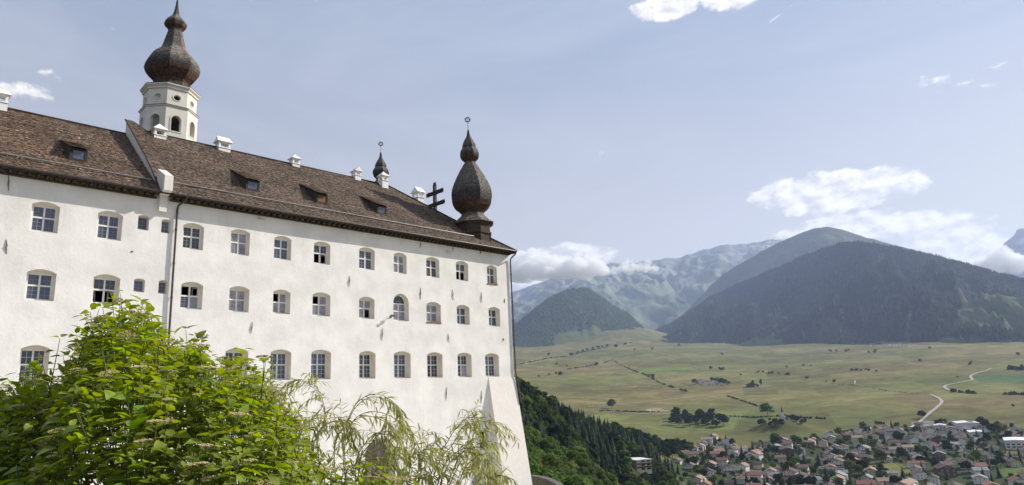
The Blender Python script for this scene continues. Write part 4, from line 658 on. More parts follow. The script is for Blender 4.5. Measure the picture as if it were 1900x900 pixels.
mb = MB(); mb.tube([(30.66, .02, 6.42), (30.62, -.28, 6.5), (30.6, -.42, 6.46)], .022, 6); mb.tube([(30.45, -.3, 6.49), (30.75, -.36, 6.47)], [.05, .085], 8); mb.tube([(30.35, -.42, 6.44), (30.62, -.46, 6.42)], [.04, .08], 8); mb.tube([(30.2, -.02, 6.35), (30.35, -.2, 6.2), (30.45, -.3, 6.4)], .012, 5); mb.box((30.58, -.03, 6.33), (30.74, -.005, 6.52))
lp_ = part(mb.build('wall_lamp', 'iron_worn')); lp_['label'] = 'small twin spotlight on a wall bracket beside the arched window'
mb = MB(); mb.box((19.85, -.05, 12.42), (20.42, 0, 12.47)); mb.tube([(19.9, -.04, 12.44), (20.1, -.06, 12.5), (20.4, -.04, 12.43)], .02, 5); mb.tube([(20.05, .01, 12.62), (20.05, -.05, 12.62)], .04, 8); part(mb.build('bracket', 'faint_mark'))
mb = MB(); mb.tube([(12.39, .03, 9.31), (12.39, -.03, 9.31)], .05, 10); part(mb.build('vent_hole', 'iron'))
tc = bpy.data.curves.new('year_mark', 'FONT'); tc.body = '193'; tc.size = .42; tc.extrude = .003; to = bpy.data.objects.new('year_mark_source', tc); COL.objects.link(to); bpy.context.view_layer.update()
tm = bpy.data.meshes.new_from_object(to.evaluated_get(bpy.context.evaluated_depsgraph_get())); bpy.data.objects.remove(to); tm.materials.clear(); tm.materials.append(MATS['faint_mark'])
for v_ in tm.vertices: x, y, z = v_.co; v_.co = (36.1 + x, -.045 - z, 12.03 + y)
part(obj('year_mark', tm))

# ------------------------------------------------------------------ shingled onion tops
def onion(prof, a0, rows, dark=1.):
    """prof: (radius to corner, z) upward; octagonal, shingle by shingle"""
    mb = MB(); p = np.array(prof); s = np.concatenate([[0], np.cumsum(np.hypot(*np.diff(p, axis=0).T))]); L = s[-1]
    def at(q): return float(np.interp(q, s, p[:, 0])), float(np.interp(q, s, p[:, 1]))
    q = 0.
    while q < L - .02:
        r0, z0 = at(q); r1, z1 = at(min(q + rows * 1.5, L)); sl_ = math.atan2(r0 - r1, max(1e-4, abs(z1 - z0)) * (1 if z1 > z0 else -1)); up = math.sin(sl_)
        for k in range(8):
            b0, b1 = a0 + k * math.pi / 4, a0 + (k + 1) * math.pi / 4; A, B_ = Vector((math.cos(b0), math.sin(b0), 0)), Vector((math.cos(b1), math.sin(b1), 0))
            nn = max(1, int(round((A - B_).length * r0 / .16))); mid = (A + B_).normalized(); nv = (mid * math.cos(sl_) + Vector((0, 0, math.sin(sl_)))).normalized()
            for i in range(nn):
                f0, f1 = i / nn, (i + 1) / nn - .04 / nn; jz = rnd.uniform(-.02, .01); e0, e1 = A.lerp(B_, f0), A.lerp(B_, f1)
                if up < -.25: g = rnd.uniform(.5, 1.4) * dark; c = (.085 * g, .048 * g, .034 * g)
                else: g = rnd.uniform(.55, 1.35) * dark; toplit = max(0, min(1, (up - .05) * 1.6)); c = ((.062 + .15 * toplit) * g, (.056 + .132 * toplit) * g, (.052 + .112 * toplit) * g)  # up-facing rows paler: strong light from above put into the colour
                bl = 1 + .75 * max(0, mid.dot(Vector((SUN.x, SUN.y, 0)).normalized())) * (1 if up > -.25 else .3); c = tuple(v * bl for v in c)   # sunlight painted in: facets turned to the sun get a lighter colour
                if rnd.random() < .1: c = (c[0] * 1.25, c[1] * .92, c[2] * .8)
                Z0 = Vector((0, 0, z0 + jz)); Z1 = Vector((0, 0, z1)); shingle(mb, e0 * r0 + Z0, e1 * r0 + Z0, e1 * r1 + Z1, e0 * r1 + Z1, nv, rnd.uniform(.02, .045), c)
        q += rows
    return mb
# bell tower
TX, TY = 20.35, 20.
TW = empty('bell_tower', (TX, TY, 0), 'octagonal white bell tower with dark shingled onion dome behind the roof', 'tower')
A0 = math.radians(245)
def oct_panel(rc, z0, z1, hole_fn, dep, name, parent, m='plaster_tower'):
    """eight wall faces of corner radius rc, with openings"""
    mb = MB(); hw = rc * math.sin(math.pi / 8); ap = rc * math.cos(math.pi / 8)
    for k in range(8):
        an = A0 + (k + .5) * math.pi / 4; nx, ny = math.cos(an), math.sin(an); tx, ty = -ny, nx; hs = hole_fn(k)
        pv, pf, pl = panel([(-hw, z0), (hw, z0), (hw, z1), (-hw, z1)], hs)
        def P3(q, d=0.): return (nx * (ap - d) + tx * q[0], ny * (ap - d) + ty * q[0], q[1])
        mb.add([P3(q) for q in pv], pf)
        for h, lp in zip(hs, pl[1:]):
            n = len(lp); cx_ = sum(q[0] for q in h) / n; cz = sum(q[1] for q in h) / n; inn = [(cx_ + (q[0] - cx_) * .86, cz + (q[1] - cz) * .9) for q in h]
            mb.add([P3(pv[i]) for i in lp] + [P3(q, dep) for q in inn], [(i, (i + 1) % n, n + (i + 1) % n, n + i) for i in range(n)], 1)
    return mb.build(name, [m, 'reveal'], parent)
def circ(cx_, cz, r, n=14, sq=1.): return [(cx_ + r * math.cos(2 * math.pi * i / n), cz + r * sq * math.sin(2 * math.pi * i / n)) for i in range(n)]
DR, UR = 2.40, 2.24   # corner radius of lower and upper drum
LA = lambda hw=.42, e=0.: arch(-hw, hw, 24.45 - e, 25.95 + e, .40 + e * .6, 10)
EYE_Z = 27.72
oct_panel(DR, 12., 26.75, lambda k: [LA()], .35, 'lower_drum', TW)
oct_panel(UR, 26.88, 28.7, lambda k: [circ(0, EYE_Z, .31, 14, .82)], .22, 'upper_drum', TW)
for k in range(8):   # closed shutters and blind eyes on some faces, open on the others
    an = A0 + (k + .5) * math.pi / 4; nx, ny = math.cos(an), math.sin(an)
    def fr(x, z, d, ap): return (nx * (ap - d) - ny * x, ny * (ap - d) + nx * x, z)
    if k != 0:
        mb = MB(); ap = DR * math.cos(math.pi / 8)
        for i in range(13):
            z = 24.2 + i * .135; hw = .38 if z < 25.5 else .38 * max(.2, math.cos((z - 25.5) * 3.)); mb.add([fr(-hw, z, .42, ap), fr(hw, z, .42, ap), fr(hw, z + .165, .32, ap), fr(-hw, z + .165, .32, ap)], [(0, 1, 2, 3)])
        mb.build('louvre', 'frame_grey', TW)
        mb = MB(); c = circ(0, EYE_Z, .275, 12, .82); ap = UR * math.cos(math.pi / 8); mb.add([fr(x, z, .16, ap) for x, z in c], [tuple(range(12))]); mb.add([fr(x * .45, EYE_Z + (z - EYE_Z) * .45, .14, ap) for x, z in c], [tuple(range(12))], 1); mb.build('blind_eye', ['plaster_tower', 'frame_grey'], TW)
    for low in (True, False):   # raised surrounds
        a_ = (DR if low else UR) * math.cos(math.pi / 8); o_ = LA(.52, .1) if low else circ(0, EYE_Z, .41, 14, .82); i_ = LA() if low else circ(0, EYE_Z, .315, 14, .82); mb = MB(); n = len(o_)
        mb.add([fr(x, z, -.04, a_) for x, z in o_] + [fr(x, z, -.04, a_) for x, z in i_] + [fr(x, z, .0, a_) for x, z in o_] + [fr(x, z, .0, a_) for x, z in i_], [(i, (i + 1) % n, n + (i + 1) % n, n + i) for i in range(n)] + [(2 * n + i, 2 * n + (i + 1) % n, (i + 1) % n, i) for i in range(n)] + [(n + i, n + (i + 1) % n, 3 * n + (i + 1) % n, 3 * n + i) for i in range(n)])
        mb.build('surround', 'plaster_tower', TW)
MB().lathe([(2.30, 26.62), (2.48, 26.72), (2.53, 26.82), (2.27, 26.92)], 8, A0).build('string_course', 'plaster_trim', TW)
MB().lathe([(2.55, 26.825), (2.55, 26.86), (2.25, 26.98)], 8, A0).build('course_flashing', 'dark_wood', TW)
MB().lathe([(2.26, 28.45), (2.36, 28.52), (2.36, 28.64), (2.54, 28.82), (2.54, 28.92), (2.1, 28.95)], 8, A0).build('cornice', 'plaster_tower', TW)
MB().lathe([(2.56, 28.925), (2.56, 28.97), (1.5, 29.3), (.2, 29.35)], 8, A0).build('cornice_flashing', 'dark_wood', TW)
tp = [(1.42, 29.2), (1.42, 29.75), (1.52, 30.05), (1.9, 30.4), (2.24, 30.85), (2.36, 31.3), (2.31, 31.7), (2.12, 32.15), (1.8, 32.6), (1.35, 33.0), (1.04, 33.5), (.86, 34.2), (.68, 34.95), (.55, 35.35), (.62, 35.47), (.9, 35.75), (.99, 36.0), (.9, 36.28), (.63, 36.55), (.36, 36.85), (.21, 37.3), (.1, 38.0), (.05, 38.6)]
MB().lathe([(r - .04, z) for r, z in tp], 8, A0).build('dome_core', 'underlay', TW)
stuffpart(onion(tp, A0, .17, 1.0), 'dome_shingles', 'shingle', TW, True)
mb = MB(); mb.tube([(0, 0, 38.4), (0, 0, 40.0)], .035, 6); mb.lathe([(.02, 38.6), (.12, 38.75), (.12, 38.85), (.02, 39.0)], 10); mb.build('finial', 'iron', TW)

# corner turrets
def turret(x, y, scale, dz, lean, label):
    T = empty('onion_turret', (x, y, 13.2 + dz), label, 'turret', 'shingled onion turrets on the abbey roof'); T.scale = (scale,) * 3; T.rotation_euler = (lean[0], lean[1], 0); a0 = math.radians(206)
    def Z(z): return z - 13.2
    dr = MB().lathe([(1.62, Z(12.6)), (1.62, Z(14.5)), (1.74, Z(14.55)), (1.74, Z(14.7)), (1.62, Z(14.74)), (1.62, Z(15.35)), (1.78, Z(15.5)), (1.95, Z(15.62))], 8, a0).build('drum', 'dark_wood', T)
    for k in range(8):
        an = a0 + k * math.pi / 4; MB().tube([(1.63 * math.cos(an), 1.63 * math.sin(an), Z(13)), (1.63 * math.cos(an), 1.63 * math.sin(an), Z(14.5))], .07, 5).build('corner_post', 'iron_worn', dr)
    tp = [(1.98, 15.62), (1.55, 15.95), (1.15, 16.35), (.98, 16.7), (1.25, 16.95), (1.65, 17.3), (1.9, 17.75), (1.98, 18.25), (1.93, 18.75), (1.75, 19.3), (1.45, 19.95), (1.1, 20.6), (.75, 21.2), (.5, 21.6), (.43, 21.75), (.62, 21.85), (.86, 22.1), (.93, 22.4), (.88, 22.7), (.72, 22.95), (.62, 23.05), (.66, 23.15), (.62, 23.4), (.45, 23.75), (.25, 24.1), (.13, 24.4), (.06, 24.9)]
    tp = [(r, Z(z)) for r, z in tp]
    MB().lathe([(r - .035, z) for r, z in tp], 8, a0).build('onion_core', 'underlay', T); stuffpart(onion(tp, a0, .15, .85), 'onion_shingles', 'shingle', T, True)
    mb = MB(); mb.tube([(0, 0, Z(24.7)), (0, 0, Z(25.75))], .028, 6); st_ = Z(25.95); dx, dy = math.cos(math.radians(137)), math.sin(math.radians(137))
    ring = [(dx * .2 * math.cos(t), dy * .2 * math.cos(t), st_ + .2 * math.sin(t)) for t in np.linspace(0, 2 * math.pi, 17)]; mb.tube(ring, .05, 5, cap=False)
    for i in range(12): t = 2 * math.pi * i / 12; mb.tube([(dx * r * math.cos(t), dy * r * math.cos(t), st_ + r * math.sin(t)) for r in (.2, .34)], [.045, .012], 4)
    mb.tube([(-dx * .1, -dy * .1, st_ + .05), (dx * .1, dy * .1, st_ + .02)], .02, 4); mb.tube([(0, 0, st_ - .2), (0, 0, st_ + .1)], .018, 4); mb.build('star_finial', 'iron', T)
turret(41.25, 1.85, 1.0, 0., (math.radians(-.5), math.radians(-1.0)), 'tall dark onion turret with star at the near right corner of the roof')
turret(39.9, 14.6, .93, 2.0, (0, 0), 'small dark onion turret peeking over the ridge between two chimneys')
# double-barred cross, bars along the gable end
CR = empty('cross', (41.45, 7.6, 15.2), 'black double barred cross standing on the hipped roof end', 'cross'); mb = MB()
def bud(mb, c, d, s):
    c = Vector(c); d = Vector(d).normalized(); e = Vector((0, 0, 1)) if abs(d.z) < .5 else Vector((0, 1, 0))
    mb.tube([c - d * s * .2, c + d * s * .5, c + d * s * 1.15], [s * .52, s * .62, s * .1], 6)
    for g in (-1, 1): mb.tube([c - d * s * .1, c + e * g * s * .95 + d * s * .1], [s * .5, s * .08], 5); mb.tube([c + d * s * .5, c + e * g * s * .85 + d * s * .95], [s * .45, s * .08], 5)
mb.box((-.14, -.14, 0), (.14, .14, 5.75)); bud(mb, (0, 0, 5.75), (0, 0, 1), .27); mb.build('post', 'iron_black', CR)
for z, hl_ in ((4.95, 1.02), (3.75, 1.2)):
    mb = MB(); mb.box((-.11, -hl_, z - .17), (.11, hl_, z + .17))
    for s_ in (-1, 1): bud(mb, (0, s_ * hl_, z), (0, s_, 0), .29)
    mb.build('crossbar', 'iron_black', CR)
# low curving wall below the corner
pts = [Vector(q) for q in LOWWALL]; pts = [pts[i].lerp(pts[i + 1], t) for i in range(len(pts) - 1) for t in (0, .25, .5, .75)] + [pts[-1]]
mb = MB(); m2 = MB()
for a, b in zip(pts[:-1], pts[1:]):
    d = (b - a); d.z = 0; n = Vector((-d.y, d.x, 0)).normalized() * .2; lo = -3.0
    mb.add([a - n, b - n, b + n, a + n, a - n + Vector((0, 0, lo)), b - n + Vector((0, 0, lo)), b + n + Vector((0, 0, lo)), a + n + Vector((0, 0, lo))], [(0, 1, 2, 3), (4, 5, 1, 0), (7, 3, 2, 6)]); n2 = n * 1.3; z = Vector((0, 0, .004)); t = Vector((0, 0, .09))
    m2.add([a - n2 + z, b - n2 + z, b + n2 + z, a + n2 + z, a - n2 + t, b - n2 + t, b + n2 + t, a + n2 + t], [(4, 5, 6, 7), (0, 1, 5, 4), (7, 6, 2, 3)])
lw = empty('low_wall', pts[0], 'low curving plastered wall below the buttress', 'wall')
for m_, nm, mt in ((mb, 'wall_body', 'old_stone'), (m2, 'coping', 'iron_worn')): o = m_.build(nm, mt, lw); o.matrix_parent_inverse = Matrix.Translation(-pts[0])

# ------------------------------------------------------------------ trees
ORD = 'first second third fourth fifth sixth seventh eighth ninth tenth eleventh twelfth thirteenth fourteenth fifteenth sixteenth seventeenth eighteenth nineteenth twentieth'.split()
def ordw(i): return ORD[i] if i < 20 else ('twenty ' if i < 29 else 'thirty ' if i < 39 else 'forty ' if i < 49 else 'fifty ') + ORD[i % 10] if (i + 1) % 10 else {2: 'twentieth', 3: 'thirtieth', 4: 'fortieth', 5: 'fiftieth'}[(i + 1) // 10]
mat('leaf_slope', (.105, .150, .036), .8, .35, .35, objvar=.35, transl=.36, spec=.15); mat('leaf_dark', (.035, .055, .022), .85, .35, .3, objvar=.3, transl=.12, spec=.1)
mat('needle', (.026, .042, .020), .85, .35, .4, objvar=.35, spec=.1); mat('bark', (.075, .06, .045), .9, .3, 2); mat('leaf_hedge', (.06, .078, .034), .85, .4, .15, transl=.1, spec=.1)
def conifer_mesh(seed, levels=15, per=9):
    r = np.random.RandomState(seed); V = []; F = []
    for l in range(levels):
        f = l / (levels - 1); z = .10 + .86 * f; L = .20 * (1 - f) ** .8 + .012
        for k in range(per if f < .7 else 6):
            a = 2 * math.pi * (k + r.rand() * .7) / per + l * .7; ln = L * r.uniform(.65, 1.2); dr = ln * r.uniform(.35, .75); w_ = ln * r.uniform(.28, .42); zz = z + r.uniform(-.02, .02)
            c, s = math.cos(a), math.sin(a); o = len(V)
            V += [(0, 0, zz + .02), (c * ln * .55 - s * w_, s * ln * .55 + c * w_, zz - dr * .55 - .012), (c * ln, s * ln, zz - dr), (c * ln * .55 + s * w_, s * ln * .55 - c * w_, zz - dr * .55 - .012), (c * ln * .5, s * ln * .5, zz - dr * .25)]
            F += [(o, o + 1, o + 4), (o + 1, o + 2, o + 4), (o + 2, o + 3, o + 4), (o + 3, o, o + 4)]
    o = len(V); V += [(0, 0, 1.0)] + [(.07 * math.cos(i * 1.047), .07 * math.sin(i * 1.047), .12) for i in range(6)]; F += [(o, o + 1 + i, o + 1 + (i + 1) % 6) for i in range(6)]
    return np.array(V), np.array(F)
def broad_mesh(seed, n=1500, size=.036, tall=1.):
    r = np.random.RandomState(seed); lobes = []
    for i in range(15):
        a = r.rand() * 6.28; h = r.uniform(.30, .84); rad = .30 * math.sqrt(max(.05, 1 - ((h - .52) / .46) ** 2)) / tall; q = rad * r.uniform(.45, 1.); lobes.append((q * math.cos(a), q * math.sin(a), h, r.uniform(.10, .18) / tall ** .5))
    lobes.append((0, 0, .86, .12 / tall ** .5)); lobes.append((0, 0, .6, .2 / tall ** .5)); V = np.zeros((n, 4, 3))
    idx = r.randint(0, len(lobes), n); Lb = np.array(lobes)[idx]; d = r.normal(size=(n, 3)); d /= np.linalg.norm(d, axis=1)[:, None]; d[:, 2] = np.where(d[:, 2] < -.3, -d[:, 2] * .6, d[:, 2])
    P = Lb[:, :3] + d * Lb[:, 3:4] * r.uniform(.72, 1.08, (n, 1)); nn = d + r.normal(size=(n, 3)) * .55; nn /= np.linalg.norm(nn, axis=1)[:, None]
    t = np.cross(nn, r.normal(size=(n, 3))); t /= np.linalg.norm(t, axis=1)[:, None]; b = np.cross(nn, t); s = size * r.uniform(.6, 1.4, (n, 1))
    for k, (x, y) in enumerate(((-1, -.6), (.9, -.8), (1.1, .7), (-.7, 1))): V[:, k] = P + t * s * x + b * s * y * .8
    V = V.reshape(-1, 3); F = np.arange(n * 4).reshape(-1, 4); F = np.concatenate([F[:, [0, 1, 2]], F[:, [0, 2, 3]]])
    # inner boughs: opaque, small core so gaps remain at the rim
    for x, y, z, q in lobes:
        o = len(V); q *= .62; V = np.concatenate([V, [(x, y, z + q), (x + q, y, z), (x, y + q, z), (x - q, y, z), (x, y - q, z), (x, y, z - q)]]); F = np.concatenate([F, np.array([(0, 1, 2), (0, 2, 3), (0, 3, 4), (0, 4, 1), (5, 2, 1), (5, 3, 2), (5, 4, 3), (5, 1, 4)]) + o])
    return V, F
CON = [conifer_mesh(s) for s in range(4)]; BRO = [broad_mesh(s + 20, 3600, .021) for s in range(5)]; POP = [broad_mesh(40, 700, .03, 2.2)]; BROFAR = [broad_mesh(s + 60, 260, .07) for s in range(3)]
def trunk_mesh(h=.45, r=.022, limbs=True):
    mb = MB(); mb.tube([(0, 0, -.06), (.004, .003, .2), (0, 0, h)], [r, r * .75, r * .4], 6)
    if limbs:
        for a in range(4): c, s = math.cos(a * 1.6 + .4), math.sin(a * 1.6 + .4); mb.tube([(0, 0, .22 + .05 * a), (c * .09, s * .09, .4 + .05 * a), (c * .16, s * .16, .52 + .05 * a)], [r * .5, r * .35, r * .15], 5)
    return mesh('trunk', mb.V, mb.F, 'bark')
TM = {'c': [mesh('crown', v, f, 'needle') for v, f in CON], 'b': [mesh('crown', v, f, 'leaf_slope') for v, f in BRO], 'd': [mesh('crown', v, f, 'leaf_dark') for v, f in BRO], 'p': [mesh('crown', v, f, 'leaf_dark') for v, f in POP]}
TT = {'c': trunk_mesh(.9, .014, False), 'b': trunk_mesh(), 'd': trunk_mesh(), 'p': trunk_mesh(.7, .02, False)}
NM = {'c': 'conifer_tree', 'b': 'leafy_tree', 'd': 'dark_leafy_tree', 'p': 'poplar_tree'}
def tree(kind, x, y, h, label, group, sink=.3, wide=1., name=None):
    z = float(ground(x, y)) - sink; e = empty(name or NM[kind], (x, y, z), label, 'tree', group, rnd.uniform(0, 6.28)); s = h; e.scale = (s * wide * rnd.uniform(.9, 1.12), s * wide * rnd.uniform(.9, 1.12), s)
    link(bpy.data.objects.new('trunk', TT[kind]), e); link(bpy.data.objects.new('crown', rnd.choice(TM[kind])), e); return e
def merge(name, protos, T, m, label, cat, colr=False):
    """many trees as one mass: T rows (x, y, z, height, width factor)"""
    VV = []; FF = []; o = 0
    for i, (x, y, z, h, wf) in enumerate(T):
        v, f = protos[i % len(protos)]; a = rnd.uniform(0, 6.28); c, s = math.cos(a), math.sin(a); q = v * np.array([h * wf, h * wf, h]); q = np.stack([q[:, 0] * c - q[:, 1] * s + x, q[:, 0] * s + q[:, 1] * c + y, q[:, 2] + z], -1); VV.append(q); FF.append(f + o); o += len(v)
    return tag(obj(name, mesh(name, np.concatenate(VV), np.concatenate(FF), m)), label, cat, kind='stuff')
def pol(az, r): a = math.radians(az); return r * math.cos(a), CAMY + r * math.sin(a)
def poisson(gen, n, dist, acc=None):
    P = []; cell = {}
    for _ in range(n):
        x, y = gen(); d = dist(x, y) if callable(dist) else dist; i, j = int(x // 12), int(y // 12); ok = True; k = int(d // 12) + 1
        for a in range(i - k, i + k + 1):
            for b in range(j - k, j + k + 1):
                for q in cell.get((a, b), ()):
                    if (q[0] - x) ** 2 + (q[1] - y) ** 2 < d * d: ok = False; break
        if ok and (acc is None or acc(x, y)): P.append((x, y)); cell.setdefault((i, j), []).append((x, y))
    return P
def wpol(a0, a1, r0, r1): return lambda: pol(rnd.uniform(a0, a1), math.sqrt(rnd.uniform(r0 * r0, r1 * r1)))
def azr(x, y): return math.degrees(math.atan2(y - CAMY, x)), math.hypot(x, y - CAMY)
# wooded slope below the abbey: leafy trees near, conifers on the spur behind
def near_ok(x, y):
    a, r = azr(x, y); lim = 430 if a < 40 else 370
    return r < lim + 130 * float(fbm(np.array(x / 45), np.array(y / 45), 3, 61)) and not (a < 31 and r > 500) and a > 29.5 - max(0, r - 250) * .004
leafy = poisson(wpol(29, 48.5, 140, 520), 9000, 6.6, near_ok)
def spur_ok(x, y):
    a, r = azr(x, y); return not near_ok(x, y) and r > 285 and (a > 36.2 or r < 760) and (a > 34.0 or (430 < r < 720))
con = poisson(wpol(32.3, 48.5, 290, 740), 14000, 7.0, spur_ok)
def seen_score(p): a, r = azr(*p); return -r + (0 if a < 45 else -400)
leafy.sort(key=seen_score, reverse=True); con.sort(key=seen_score, reverse=True)
def clear_of_guest_house(p): a, r = azr(*p); b, q = azr(*LANDMARK['hotel']); return not (abs(a - b) < 1.0 and q - 48 < r < q + 14)
leafy = [p for p in leafy if clear_of_guest_house(p)]; con = [p for p in con if clear_of_guest_house(p)]
for i, (x, y) in enumerate(leafy[:290]):
    if rnd.random() < .13: tree('c', x, y, rnd.uniform(11, 17), 'dark conifer rising among the leafy trees of the near slope', 'conifers on the near slope', .4, 1.3); continue
    tree('b', x, y, rnd.uniform(9, 15.5), 'leafy green tree in the dense wood on the slope right below the abbey', 'leafy trees on the near slope', .4, rnd.uniform(1.05, 1.35), 'slope_tree')
if leafy[290:]: merge('slope_wood', BROFAR, [(x, y, float(ground(x, y)) - .4, rnd.uniform(9, 15), 1.1) for x, y in leafy[290:]], 'leaf_slope', 'far part of the leafy wood on the slope', 'wood')
mix_i = 0
for i, (x, y) in enumerate(con[:330]):
    a, r = azr(x, y)
    if fbm(np.array(x / 70), np.array(y / 70), 3, 67) > .12 or a < 36.5: tree(rnd.choice('ddb'), x, y, rnd.uniform(9, 15), 'dark leafy tree among the conifers of the wooded spur', 'leafy trees on the spur', .4, rnd.uniform(.9, 1.2))
    else: tree('c', x, y, rnd.uniform(10, 17.5), 'dark conifer in the dense forest on the wooded spur', 'conifers on the spur', .4, rnd.uniform(1., 1.5))
if con[330:]: merge('spur_forest', CON, [(x, y, float(ground(x, y)) - .4, rnd.uniform(10, 17), rnd.uniform(1., 1.35)) for x, y in con[330:]], 'needle', 'rest of the dark conifer forest covering the spur', 'forest')
# ground scrub on the slope
scr = [(x, y) for x, y in (wpol(29.5, 48, 100, 420)() for _ in range(900))]
merge('slope_scrub', [broad_mesh(70, 60, .16)], [(x, y, float(ground(x, y)) - .6, rnd.uniform(2, 4.5), 1.7) for x, y in scr if azr(x, y)[1] > 115], 'leaf_slope', 'low scrub growing between the trees of the slope', 'scrub')
# belt of trees between spur and village, grove on the plain edge
belt = poisson(wpol(27.2, 37.0, 620, 960), 2600, 9.5, lambda x, y: not in_poly(x, y, VILLAGE) and not in_poly(x, y, FIELDS['mead4']) and (azr(x, y)[1] > 735 or azr(x, y)[0] < 33.4))
for x, y in belt[:170]: tree(rnd.choice('bddd'), x, y, rnd.uniform(8, 15), 'dark leafy tree in the wooded belt between meadow and village', 'trees of the wooded belt', .4, rnd.uniform(.95, 1.3))
for i, (x, y) in enumerate(sorted(GROVE, key=lambda p: -azr(*p)[0])): tree('d', x + rnd.uniform(-2, 2), y + rnd.uniform(-4, 4), rnd.uniform(15, 22), f'tall dark tree, {ORD[i] if i < 20 else "last"} from the left in the compact grove on the grassland edge', 'trees of the grove', .5, 1.25)
# lone trees on the grassland
FT = FIELD_TREES[:3] + sorted(FIELD_TREES[3:], key=lambda q: -azr(q[0], q[1])[0]); nk = {'p': 0, 'd': 0, 'b': 0}
for i, (x, y, r, spx, k) in enumerate(FT):
    h = spx / 1267 * r * 1.15
    if i == 0: lb, g = 'lone upright tree beside the pale field path', None
    elif i == 1: lb, g = 'big round lone tree above the church knoll', None
    elif i == 2: lb, g = 'dark round tree at the foot of the white winding road', None
    elif k == 'p': lb, g = f'slim dark poplar beside the brown barn, {"left" if nk[k] == 0 else "right"} one of the pair', 'poplars by the barn'; nk[k] += 1
    elif k == 'd': lb, g = f'small dark round tree, {ordw(nk[k])} from the left among those on the open grassland', 'dark trees on the grassland'; nk[k] += 1
    else: lb, g = f'small green bushy tree, {ordw(nk[k])} from the left among those on the open grassland', 'green trees on the grassland'; nk[k] += 1
    tree(k, x, y, max(4, h), lb, g, .5, 1.35 if k != 'p' else 1.)
HL = {'a': 'long hedgerow with trees crossing the far left grassland', 'b': 'kinked hedge line running down the left grassland', 'c': 'thin straight hedge across the left grassland', 'd': 'short hedge along the bright green field', 'e': 'short hedge running down towards the church knoll', 'f': 'dark hedge on the bank above the village', 'g': 'faint hedge line leading to the white road', 'h': 'dense dark hedge beside the winding white road', 'i': 'dark hedge at the right edge of the grassland', 'j': 'hedge passing in front of the small farmstead', 'k': 'hedge along the pale field lane', 'l': 'dark thicket at the far right of the grassland', 'm': 'row of low bushes on the middle grassland', 'n': 'row of low bushes on the far grassland', 'o': 'dark copse below the mountain foot', 'q': 'hedge on the bank left of the church knoll', 'r': 'hedge beside the bright strip field above the village'}
HS = {'a': (4, 1.), 'b': (3.2, .8), 'c': (1.6, .8), 'd': (2, .7), 'e': (3, 1.), 'f': (4.2, 1.2), 'g': (1.6, .6), 'h': (7, 1.2), 'i': (6, 1.1), 'j': (2, .5), 'k': (3, 1.), 'l': (14, 1.), 'm': (3.5, .3), 'n': (5, .4), 'o': (7, .6), 'q': (2.4, 1.), 'r': (3, 1.)}
hp_ = [broad_mesh(80 + i, 34, .24) for i in range(3)]
for k, P_ in HEDGES.items():
    h, dn = HS[k]; P_ = resample(P_, max(2.2, h * .75) / dn); T = []
    for x, y in P_:
        if rnd.random() < .1 or float(fbm(np.array(x / 35), np.array(y / 35), 2, 71)) > .16: continue
        hh = h * rnd.uniform(.6, 1.4) * (1.7 if k in 'ab' and rnd.random() < .16 else 1); x += rnd.uniform(-1, 1) * h * .25; y += rnd.uniform(-1, 1) * h * .25; T.append((x, y, float(ground(x, y)) - .25 * hh, hh * .95, .95))
    o = merge('hedgerow', hp_, T, 'leaf_hedge', HL[k], 'hedge')

